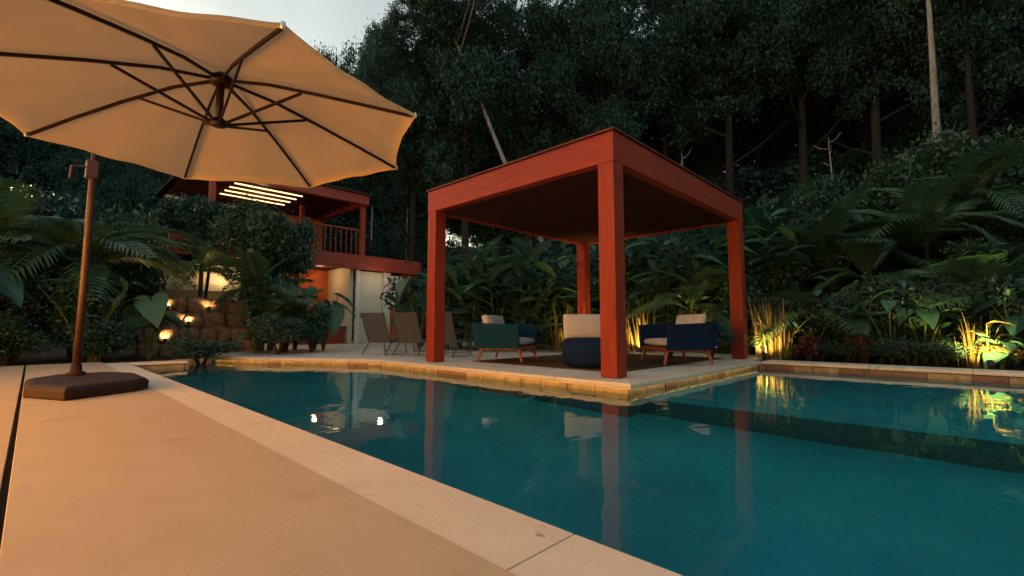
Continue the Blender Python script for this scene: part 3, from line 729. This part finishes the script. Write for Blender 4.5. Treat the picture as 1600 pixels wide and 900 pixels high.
def tree(label, xy, H, Rc, crown_lo, group=None, trunk=.22, lean=(0, 0), bark='bark', mesh=None, name='forest_tree', z=None, wob=.25, seedk=0):
    rnd = random.Random(int(xy[0] * 101) + int(xy[1] * 7) + seedk); x, y = xy; zz = g3(x, y)[2] if z is None else z
    t = thing(name, label, 'tree', (x, y, zz), 0, group)
    def cp(s): return Vector((lean[0] * s + wob * math.sin(s * 5 + seedk) * s, lean[1] * s + wob * math.cos(s * 4.3) * s, H * .86 * s))
    tb = MB(); tb.tube([cp(k / 8) for k in range(9)], [trunk * (1 - .8 * k / 8) + .015 for k in range(9)], 8)
    for k in range(7):
        s0 = crown_lo / H; s0 += (.95 - s0) * (.3 if bark == 'palebark' else 0); s = s0 + (.95 - s0) * (k + .3) / 7; p = cp(min(1, s)); a = rnd.uniform(0, 6.28); l = Rc * rnd.uniform(.5, .85)
        tb.tube([p, p + Vector((math.cos(a) * l * .5, math.sin(a) * l * .5, l * .25)), p + Vector((math.cos(a) * l, math.sin(a) * l, l * .62))], [trunk * .32, trunk * .2, .015], 5)
    tb.build('trunk', M[bark], t)
    top = cp(1.0); hc = (H - crown_lo) / 2
    o = put('crown', mesh or rnd.choice(TREE_CROWNS), t, (top.x * .92, top.y * .92, crown_lo + hc), (0, 0, rnd.uniform(0, 6.28)), (Rc, Rc, hc * 1.05)); o['kind'] = 'stuff'
    return t

# ------------------------------------------------------------------ forest
FG = 'tall dark trees of the wood behind the garden'
FL = 'tall dark leafy tree in the dense wood behind the pergola'
for i, (px, D, H, Rc, lo) in enumerate([
    (640, 22, 16, 3.4, 5.0), (725, 20.5, 17, 3.6, 6.0), (598, 24, 17, 2.8, 4.0), (585, 26.5, 19, 3.0, 5.0), (830, 22, 17, 3.8, 5.5), (940, 21, 16, 3.6, 4.8), (1045, 22, 16, 3.8, 5.0), (1150, 20.5, 16, 3.8, 4.5),
    (1270, 20, 15, 3.8, 4.2), (1390, 18.5, 15, 3.7, 3.5), (1520, 18, 15, 3.7, 3.2), (1650, 17, 15, 3.7, 3), (1790, 17, 15, 3.7, 3),
    (600, 29, 18, 4.0, 0), (680, 27.5, 18, 4.4, 0), (800, 28, 15, 4.6, 0), (910, 27, 19, 4.2, 0), (1020, 27, 15, 4.7, 0), (1110, 26.5, 18, 4.4, 0), (1210, 26, 18, 4.6, 0),
    (1330, 25, 17, 4.6, 0), (1450, 24, 17, 4.6, 0), (1580, 23, 17, 4.6, 0), (1720, 23, 17, 4.6, 0),
    (760, 37, 12, 5.2, -1), (900, 36, 12, 5.5, -1), (1040, 35, 12, 5.5, -1), (1210, 33, 21, 5.8, -1), (1350, 32, 21, 5.8, -1), (1500, 31, 21, 5.8, -1), (1660, 30, 21, 5.8, -1)]):
    tree(FL, at(px, D), H, Rc, lo, FG, trunk=.2 if D < 26 else .26, seedk=i)
LG = 'trees behind the house and parasol'
LL = 'dark tree rising behind the house and the parasol'
for i, (px, D, H, Rc, lo) in enumerate([(-230, 18, 12, 3.6, 0), (-90, 20, 12, 3.6, 0), (40, 22, 12, 3.6, 0), (140, 24, 12.5, 3.6, 0), (240, 26, 13, 3.6, 0), (340, 28, 14, 3.8, 0), (430, 29, 15, 3.8, 0), (505, 30, 18, 3.6, 0), (550, 27, 15, 3.0, 1), (530, 24.5, 8, 2.6, 0), (205, 18.5, 8.0, 2.4, -.3), (150, 19.5, 7.5, 2.4, -.3), (590, 24, 8, 2.6, -.5), (640, 24, 8.5, 2.8, -.5)]):
    tree(LL, at(px, D), H, Rc, lo, LG, trunk=.2, seedk=40 + i)
tree('slender pale tree trunk leaning left above the pergola roof', at(905, 18.5), 15.5, 3.4, 10.6, None, .11, (-4.4, 4.5), 'palebark', name='leaning_tree', seedk=3, wob=.35)
tree('tall slender tree with a pale straight trunk, far right', at(1490, 15.2), 12.5, 2.2, 9.3, None, .13, (-.35, .1), 'palebark', name='pale_trunk_tree', seedk=5, wob=.12)
tree('faint slender tree just right of the pale straight trunk', at(1548, 16.5), 12.5, 2.4, 9.0, None, .14, (-.1, .1), 'bark', name='slender_tree', seedk=8, wob=.1)
for i, (px, D, h, r) in enumerate([(650, 25, 5, 2.6), (740, 25, 5, 2.6), (830, 25, 5, 2.6), (920, 24.5, 5, 2.6), (1010, 24, 5, 2.6), (1090, 24, 5, 2.6), (1165, 23.5, 5, 2.6), (1200, 27, 6, 3), (1240, 23, 5, 2.6), (1320, 22.5, 5, 2.6), (1400, 22, 5, 2.6), (1480, 21.5, 5, 2.6), (1560, 21, 5, 2.6), (1650, 20.5, 5, 2.6), (1120, 30, 6.5, 3.2), (960, 31, 6.5, 3.2), (800, 32, 6.5, 3.2)]):
    bush('understorey_shrub', 'black-green understorey shrub between the trunks of the wood', at(px, D), r, h, 'understorey shrubs of the wood', DARK_BUSH)
def sapling(label, xy, h, z):
    t = thing('bare_sapling', label, 'sapling', (*xy, z), 0); mb = MB()
    mb.tube([(0, 0, -.5), (.03, 0, h * .5), (0, .03, h)], [.035, .025, .01], 6)
    for s, a, l in ((.55, .6, .5), (.68, 3.4, .45), (.8, 1.6, .5), (.9, 4.4, .4)):
        p = Vector((0, 0, h * s)); q = Vector((math.cos(a) * l, math.sin(a) * l, .22 * l)); mb.tube([p, p + q * .5, p + q + Vector((0, 0, .15))], [.016, .011, .005], 5)
    mb.build('trunk', M['palebark'], t)
sapling('bare pale sapling standing above the hillside shrubs', at(1313, 15.5), 2.2, 5.0)
sapling('short bare sapling just above the right pergola beam', at(1075, 15.5), 1.9, 4.7)
for px, lab in ((577, 'thin pale post on the slope, the left of two'), (633, 'thin pale post on the slope, the right of two')):
    x, y = at(px, 22.6); tag(MB().tube([(0, 0, -.3), (0, 0, 6.6)], [.04, .035], 8).build('slope_post', M['palebark'], loc=(x, y, g3(x, y)[2])), lab, 'post', 'thin posts on the slope')

def unseen_woodland():  # unseen ring of trees, added to block skylight from the sides and behind
    Vs, Fs, k = [], [], 0
    rw_ = random.Random(4)
    for (x, y, r, h) in [(24, -7, 4.5, 17), (25, -13, 4.5, 17), (20, -17, 4.8, 18), (14, -18.5, 4.8, 18), (8, -19, 4.8, 18), (2, -19, 4.8, 18), (-4, -19, 4.8, 17), (-14, -20, 4.5, 15), (-19, -13, 4.5, 15), (-20, -5, 4.5, 14), (-20, 3, 4.5, 14), (-19, 11, 4.5, 14), (-14, 18, 4.2, 13)]:
        me = rw_.choice(TREE_CROWNS); n = len(me.vertices); co = np.empty(n * 3, np.float32); me.vertices.foreach_get('co', co); co = co.reshape(-1, 3)[: (n // 12) * 4]
        co = co * np.array([r, r, h * .5]) * 1.05 + np.array([x, y, max(0, hill(x, y)) + h * .5]); Vs.append(co); Fs.append(np.arange(len(co)).reshape(-1, 4) + k); k += len(co)
    o = put('unseen_woodland', np_mesh('unseen_woodland', np.concatenate(Vs), np.concatenate(Fs), M['forest']))
    tag(o, 'unseen dark wood around the garden, added to hold back skylight', 'wood', kind='stuff')
unseen_woodland()
# ------------------------------------------------------------------ hillside shrubs, right
HG = 'shrubs covering the dark hillside'
HL = 'dense green shrub in the thicket covering the dark hillside'
PGp = 'palms scattered over the hillside'; PL = 'feathery palm growing among the hillside shrubs'
for iy in range(-8, 12):
    for ix in range(9):
        x = 12.2 + ix * 1.45 + RN.uniform(-.5, .5); y = iy * 1.35 + RN.uniform(-.5, .5)
        if y > 8 and x < 14: continue
        k = RN.random()
        if k < .48: bush('hillside_shrub', HL, (x, y), RN.uniform(.9, 1.35), RN.uniform(1.5, 2.6), HG)
        elif k < .84: palm(PL, (x, y), 1, RN.uniform(1.3, 2.1), 12, PGp, RN.uniform(.4, 1.2), seed=ix + iy)
for i, (px, D, h, r) in enumerate(((1230, 13.6, 3.4, 1.5), (1300, 14.2, 3.6, 1.5), (1390, 13.2, 3.6, 1.5), (1460, 13, 4.0, 1.7), (1550, 12.5, 3.8, 1.7), (1640, 12, 3.6, 1.6))):
    bush('tall_shrub', 'tall rounded shrub rising above the right hillside thicket, ' + nth(i, 6), at(px, D), r, h, 'tall shrubs on the right', BUSH_CROWNS[0])
# row behind the pergola
GG = 'ginger clumps in the bed behind the pergola'
for i, (px, D, h) in enumerate([(700, 13.2, 2.6), (735, 12.6, 2.9), (775, 12.4, 3.0), (815, 12.5, 2.8), (850, 13.2, 2.6), (890, 13.4, 2.4), (1000, 13.2, 2.6), (1045, 12.8, 2.7), (1090, 12.6, 2.6), (1135, 12.4, 2.8), (1190, 12.2, 2.7), (1230, 11.8, 2.2)]):
    ginger('glossy leafy ginger clump in the row behind the pergola, ' + nth(i, 12), at(px, D), h, 9, GG, .85, seed=i)
for px, D, h, r in ((720, 14.5, 3.2, 1.4), (800, 14.8, 3.2, 1.5), (880, 15, 3.2, 1.5), (960, 15, 3.2, 1.5), (1040, 15, 3.2, 1.5), (1120, 14.8, 3.0, 1.5), (660, 15.5, 3.0, 1.4), (868, 16.6, 4.6, 1.5), (905, 16.8, 4.4, 1.5)):
    bush('backing_shrub', 'dark shrub filling the gap behind the ginger clumps', at(px, D), r, h, 'dark shrubs behind the ginger', DARK_BUSH)
for i, (px, D, h) in enumerate([(715, 14.0, 3.0), (765, 13.8, 3.2), (820, 13.8, 3.2), (870, 14.2, 3.0), (985, 14.4, 3.0), (1030, 14.0, 3.1), (1080, 13.8, 3.2), (1130, 13.6, 3.2)]):
    ginger('tall ginger clump in the second row behind the pergola, ' + nth(i, 8), at(px, D), h, 8, 'ginger clumps of the second row', .9, seed=90 + i)
# right bed behind far edge
for i, (px, X, h, n) in enumerate([(1268, 11.4, .9, 5), (1390, 11.3, 1.2, 5), (1440, 11.5, 1.0, 4), (1610, 11.4, 1.1, 5)]):
    elephant_ear('low broad-leaved plant in the dark bed behind the far pool edge', atx(px, X), h, n + 2, 'broad-leaved plants behind the far pool edge', .36, seed=i)
for i, (px, X, h) in enumerate([(1300, 11.6, 1.5), (1350, 11.5, 1.3), (1480, 11.7, 1.5), (1570, 11.8, 1.6)]):
    ginger('leafy cane clump in the dark bed behind the far pool edge', atx(px, X), h, 7, 'cane clumps behind the far pool edge', .5, seed=50 + i)
for i, (px, X, r, h) in enumerate([(1245, 12.2, .9, 1.5), (1300, 12.0, .9, 1.4), (1350, 12.2, .9, 1.6), (1400, 12.0, .9, 1.6), (1445, 12.1, .9, 1.7), (1490, 12.2, .9, 1.8), (1535, 12.3, .9, 1.8), (1580, 12.1, .9, 1.8), (1630, 12.0, 1.0, 1.8), (1280, 11.0, .5, .55), (1320, 10.9, .5, .5), (1370, 10.9, .5, .55), (1420, 10.8, .5, .6), (1465, 10.8, .45, .55)]):
    bush('bed_shrub', 'dark rounded shrub in the bed behind the far pool edge', atx(px, X), r, h, 'dark shrubs behind the far pool edge', DARK_BUSH)
for px, X, r, h, lab in ((1262, 10.8, .4, .75, 'reddish bronze shrub right of the lit reeds by the pergola'), (1345, 10.9, .4, .7, 'reddish bronze shrub midway along the dark far bed')):
    bush('bronze_shrub', lab, atx(px, X), r, h, None, BRONZE_BUSH)
palm('arching fern palm with pale tips, centre of the right hillside', at(1290, 12.4), 1, 1.5, 12, None, 1.3, FRONDS[0], seed=4)
palm('broad fan of palm fronds on the far right hillside', at(1530, 11.6), 1, 1.7, 12, None, 1.7, FRONDS[1], seed=9)

# lit reeds + garden spotlights
def spotlight(label, loc, energy, col, aim, group=None, size=.035):
    t = thing('garden_spotlight', label, 'spotlight', loc, 0, group)
    d = Vector(aim).normalized(); h = Vector((0, 0, .10))
    MB().tube([(0, 0, -.1), tuple(h)], .012, 6).build('stake', M['black'], t)
    MB().tube([tuple(h - d * .06), tuple(h + d * .05)], [.036, .045], 12).build('housing', M['black'], t)
    MB().tube([tuple(h + d * .0505), tuple(h + d * .054)], [.038, .038], 12).build('lens', M['lens'], t)
    ld = bpy.data.lights.new('spotlight_bulb', 'SPOT'); ld.energy = energy; ld.color = col; ld.spot_size = R(120); ld.spot_blend = .6; ld.shadow_soft_size = size
    lo = bpy.data.objects.new('bulb', ld); C.objects.link(lo); lo.parent = t; lo.location = h + d * .07
    lo.rotation_euler = (-d).to_track_quat('Z', 'Y').to_euler()
    return t
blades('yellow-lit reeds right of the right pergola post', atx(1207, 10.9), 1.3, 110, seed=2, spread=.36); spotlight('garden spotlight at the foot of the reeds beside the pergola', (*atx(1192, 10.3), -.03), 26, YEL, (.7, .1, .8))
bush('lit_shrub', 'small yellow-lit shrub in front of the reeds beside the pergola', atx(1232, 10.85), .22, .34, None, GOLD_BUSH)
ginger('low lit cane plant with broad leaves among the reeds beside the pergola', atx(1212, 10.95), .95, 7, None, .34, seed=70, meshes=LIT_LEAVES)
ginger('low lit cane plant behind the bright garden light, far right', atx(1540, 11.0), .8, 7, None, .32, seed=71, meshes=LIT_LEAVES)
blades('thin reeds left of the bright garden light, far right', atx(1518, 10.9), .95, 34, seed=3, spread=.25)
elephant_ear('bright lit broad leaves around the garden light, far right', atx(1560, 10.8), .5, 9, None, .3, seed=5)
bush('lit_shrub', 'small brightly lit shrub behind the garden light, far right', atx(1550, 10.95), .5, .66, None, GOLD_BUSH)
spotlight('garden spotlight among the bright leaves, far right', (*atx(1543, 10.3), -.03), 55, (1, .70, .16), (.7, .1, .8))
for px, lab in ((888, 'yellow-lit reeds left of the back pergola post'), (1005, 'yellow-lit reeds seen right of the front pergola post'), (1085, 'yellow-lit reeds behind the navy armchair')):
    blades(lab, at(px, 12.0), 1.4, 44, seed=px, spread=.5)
for px, lab in ((905, 'garden spotlight hidden behind the pouf seat'), (1000, 'garden spotlight behind the front pergola post'), (1120, 'garden spotlight behind the navy armchair')):
    spotlight(lab, (*at(px, 11.55), -.03), 20, YEL, (.4, .4, .9), 'spotlights in the bed behind the pergola')
bush('dark_low_shrub', 'low black-green shrub at the foot of the right pergola post', (9.3, 3.55), .62, .85, None, DARK_BUSH, z=-.01)
bush('dark_low_shrub', 'low black-green shrub right of the navy armchair', (9.2, 4.35), .6, .9, None, DARK_BUSH, z=-.01)

# ------------------------------------------------------------------ left planting
LPG = 'plants of the dark bed beyond the near deck'
for i, (x, y, h, r) in enumerate([(-2.6, 12.4, 2.4, 1.2), (-1.3, 12.6, 2.2, 1.1), (-.2, 13.2, 2.4, 1.2), (.7, 12.7, 2.0, .9), (.6, 13.4, 1.8, .8), (-2.2, 14.4, 3.6, 1.5), (-.6, 14.8, 3.4, 1.4), (.7, 15, 2.6, 1.2), (-3.6, 13, 3.4, 1.4), (4.6, 12.6, 1.7, .85), (5.5, 13.0, 1.5, .7), (-1.6, 11.9, 1.1, .8), (-.3, 12, 1.0, .8), (.9, 11.9, .9, .7)]):
    bush('bed_shrub', 'dark green shrub in the bed beyond the parasol', (x, y), r, h, 'dark shrubs beyond the parasol', BUSH_CROWNS[i % 3])
palm('large palm with drooping fronds right behind the parasol pole', (.7, 13.6), 1, 2.0, 16, None, 1.9, FRONDS[1], seed=3)
palm('palm with upright fronds at the far left edge', (-2.3, 13.2), 1, 2.2, 14, None, 1.7, FRONDS[2], seed=7)
palm('palm with spreading fronds left of the parasol pole', (-.7, 13.6), 1, 2.0, 14, None, 1.6, FRONDS[0], seed=12)
palm('bushy palm in front of the upper terrace of the house', (4.1, 13.2), 1, 1.5, 18, None, 1.6, FRONDS[2], seed=21)
palm('low leafy palm above the lit cream wall', (3.1, 14.8), 1, 1.3, 14, None, 2.2, FRONDS[1], seed=25)
palm('dark young palm at the corner of the pool left of the house', (4.4, 12.2), 1, 1.2, 14, None, .8, FRONDS[1], seed=31)
elephant_ear('elephant ear plant with huge leaves over the small lamps', (1.75, 12.3), 1.75, 6, None, .62, seed=1)
elephant_ear('elephant ear plant with broad round leaves left of the house door', (5.5, 12.4), 2.0, 8, None, .7, seed=2)
elephant_ear('elephant ear plant in the deep bed left of the parasol pole', (-.9, 12.4), 2.2, 8, None, .7, seed=3)
elephant_ear('elephant ear plant left of the left pergola post', at(655, 12.8), 1.9, 8, None, .62, seed=4, z=-.01)
ginger('leafy cane clump at the left pool corner', (4.0, 12.3), 1.5, 8, None, .5, seed=8)
ginger('leafy cane clump right of the parasol pole', (.85, 12.2), 1.7, 8, None, .5, seed=9)
ginger('leafy cane clump at the left end of the near deck', (-1.3, 12.0), 1.6, 8, None, .5, seed=10)
bush('overhanging_shrub', 'black-green shrub hanging over the left pool corner', (2.45, 11.2), .75, .72, None, DARK_BUSH, z=-.2)
bush('corner_shrub', 'dark shrub on the pool corner below the house', (4.0, 11.4), .75, 1.1, None, DARK_BUSH, z=-.01)
bush('corner_shrub', 'dark shrub beside the elephant ear leaves by the house', (4.9, 11.7), .7, 1.3, None, BUSH_CROWNS[1], z=-.01)
for i, (px, D, H, Rc, lo) in enumerate([(262, 14.0, 5.0, 1.2, 2.9), (318, 13.4, 4.7, 1.2, 2.7), (372, 13.0, 4.5, 1.2, 2.3), (425, 12.8, 4.3, 1.1, 1.8), (462, 13.2, 4.1, .9, 1.6)]):
    tree('small leafy tree screening the upper terrace of the house, ' + nth(i, 5), at(px, D), H, Rc, lo, 'small trees before the upper terrace', .05, mesh=BUSH_CROWNS[(3, 1, 0)[i % 3]], name='garden_tree', seedk=60 + i, wob=.1)
for i, (px, D, h, r) in enumerate([(20, 10.5, 4.4, 1.6), (110, 11.5, 4.2, 1.5), (180, 11.8, 4.3, 1.1), (300, 15.6, 4.2, 1.2), (412, 12.6, 3.2, .75), (425, 13.2, 3.4, 1.0), (-80, 10, 4.6, 1.8), (448, 12.0, 2.2, .8)]):
    bush('tall_garden_shrub', ('tall leafy shrub beyond the parasol, reaching up to its canopy', 'tall leafy shrub screening the upper terrace of the house')[px > 250], at(px, D), r, h, ('tall shrubs beyond the parasol', 'tall shrubs before the house')[px > 250], BUSH_CROWNS[(0, 1, 3)[i % 3]])
# brown rock wall with little lamps, seen between the leaves
rw = thing('rock_wall', 'stepped brown rock wall lit by small lamps between the left plants', 'wall', (1.75, 13.6, -.1)); random.seed(9)
for r_ in range(4):
    xx = 0.0
    while xx < 2.6:
        l = random.uniform(.22, .55); hh = random.uniform(.34, .47)
        bm = bmesh.new(); bmesh.ops.create_cube(bm, size=1); bmesh.ops.subdivide_edges(bm, edges=bm.edges, cuts=3, use_grid_fill=True)
        for v in bm.verts:
            c = v.co.normalized() * .58; v.co = v.co.lerp(c, .42) + Vector((random.uniform(-.05, .05), random.uniform(-.05, .05), random.uniform(-.05, .05)))
        me = bpy.data.meshes.new('rock'); bm.to_mesh(me); bm.free(); me.materials.append(M['rock'])
        for p in me.polygons: p.use_smooth = True
        put('rock', me, rw, (xx + l / 2, r_ * .26 + .22 + random.uniform(-.06, .06), r_ * .38 + .14), (random.uniform(-.15, .15), random.uniform(-.2, .2), random.uniform(-.3, .3)), (l * 1.12, .6, hh * 1.1)); xx += l
for x, y, z, e, lab in ((2.22, 13.66, .20, 6, 'lowest of the small warm lamps between the left plants'), (2.72, 13.9, .62, 5, 'warm lamp up and right of the lowest left lamp'), (2.32, 14.15, 1.0, 4, 'upper left warm lamp beside the huge leaf'), (3.2, 14.15, 1.0, 3, 'small warm lamp right of the huge leaf')):
    spotlight(lab, (x, y, z), e, (1, .55, .2), (.05, .5, .6), 'small warm lamps between the left plants')

# ------------------------------------------------------------------ house at the back left
HY = 16.4
ho = thing('pool_house', 'two-storey red timber pool house with open upper terrace behind the plants', 'house', (0, HY, 0))
def hb(name, x0, x1, y0, y1, z0, z1, m, parent=None, bev=0): return MB().box(x0, x1, y0, y1, z0, z1).build(name, m, parent or ho, bevel=bev, seg=1)
hb('floor_beam', 2.6, 11.3, -.12, .12, 2.82, 3.36, M['hred'])
hb('end_beam', 11.3 - .2, 11.3, .125, 5.8, 2.82, 3.36, M['hred'])
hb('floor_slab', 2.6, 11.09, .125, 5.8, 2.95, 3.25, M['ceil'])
hb('roof_beam', 3.1, 8.75, -.3, -.1, 5.30, 5.66, M['hred'])
hb('end_beam', 8.55, 8.75, -.095, 5.5, 5.30, 5.66, M['hred'])
hb('roof', 3.0, 8.85, -.4, 5.8, 5.665, 5.74, M['roof'])
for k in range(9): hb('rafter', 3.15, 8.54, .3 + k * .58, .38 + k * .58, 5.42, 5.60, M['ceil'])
for k in range(4): hb('light_strip', 4.4 + .0, 6.6, .62 + k * .58, .68 + k * .58, 5.38, 5.41, M['strip'])
for x_ in (3.55, 8.58): hb('post', x_, x_ + .16, -.08, .08, 3.362, 5.298, M['hred'])
hb('post', 6.9, 7.05, 1.5, 1.65, 3.26, 5.29, M['hred'])
hb('handrail', 3.72, 8.57, -.03, .03, 4.3, 4.36, M['hred'])
for k in range(24): hb('baluster', 3.8 + k * .2, 3.825 + k * .2, -.012, .012, 3.362, 4.298, M['hred'])
hb('wall', 3.0, 6.75, 3.4, 3.5, 3.26, 5.28, M['cream']); hb('wall', 6.75, 8.6, 3.4, 3.5, 3.26, 5.28, M['terra'])
# ground floor
hb('wall', 6.2, 8.55, 2.2, 2.35, .0, 2.93, M['terra'])
hb('wall', 8.35, 8.5, .3, 2.19, .0, 2.94, M['cream'])
dr = hb('door', 8.66, 9.62, .10, .16, .0, 2.78, M['cream'], bev=.01); hb('door_frame', 8.52, 8.64, .06, .2, .0, 2.8, M['white'])
hb('door_handle', 8.72, 8.74, .04, .10, .98, 1.08, M['black'], dr)
hb('pillar', 9.64, 9.95, .02, .3, .0, 2.8, M['patio'])
hb('window', 9.97, 10.5, .10, .16, 1.5, 2.7, M['white']); hb('wall', 9.97, 10.5, .10, .18, .0, 1.48, M['terra'])
hb('wall', 10.52, 11.25, .12, .24, .0, 2.8, M['hred'])
bar = hb('counter', 6.6, 8.3, .5, 1.0, .0, .66, M['hred']); hb('counter_top', 6.5, 8.33, .42, 1.05, .664, .72, M['white'], bar)
hb('wall', 2.6, 5.9, .6, .8, 1.5, 2.6, M['cream']); hb('ledge', 2.5, 6.0, .3, .595, 1.75, 1.95, M['cream'])
for x_, y_ in ((6.45, .25), (7.9, .55)): hb('ceiling_light', x_ - .35, x_ + .35, y_, y_ + .06, 2.90, 2.93, M['strip'])
def bulb(loc, e, col, parent, r=.1):
    ld = bpy.data.lights.new('bulb', 'POINT'); ld.energy = e; ld.color = col; ld.shadow_soft_size = r
    o = bpy.data.objects.new('bulb', ld); C.objects.link(o); o.parent = parent; o.location = loc
bulb((7.6, 1.3, 2.6), 3.2, (1, .55, .25), ho); bulb((5.5, 1.6, 5.15), 5, (1, .62, .28), ho); bulb((4.2, .1, 2.3), 5, (1, .62, .28), ho)
bulb((9.2, -.7, 2.6), 1.5, (1, .75, .5), ho)

# small lamp on a post, high on the hillside at the right edge
lx, ly = at(1666, 14.0); lz = g3(lx, ly)[2]
hl = thing('hillside_lamp', 'small warm post lamp high on the hillside at the right edge', 'lamp', (lx, ly, lz))
MB().tube([(0, 0, -.2), (0, 0, 7.5 - lz)], [.035, .03], 8).build('post', M['black'], hl)
MB().lathe([(.03, 7.5 - lz), (.06, 7.53 - lz), (.075, 7.62 - lz), (.06, 7.71 - lz), (.03, 7.74 - lz)], 14).build('globe', emis('lamp_globe', (1, .5, .18), .14, False), hl, smooth=True)
MB().lathe([(.05, 7.741 - lz), (.05, 7.76 - lz), (.02, 7.79 - lz)], 12).build('cap', M['black'], hl)
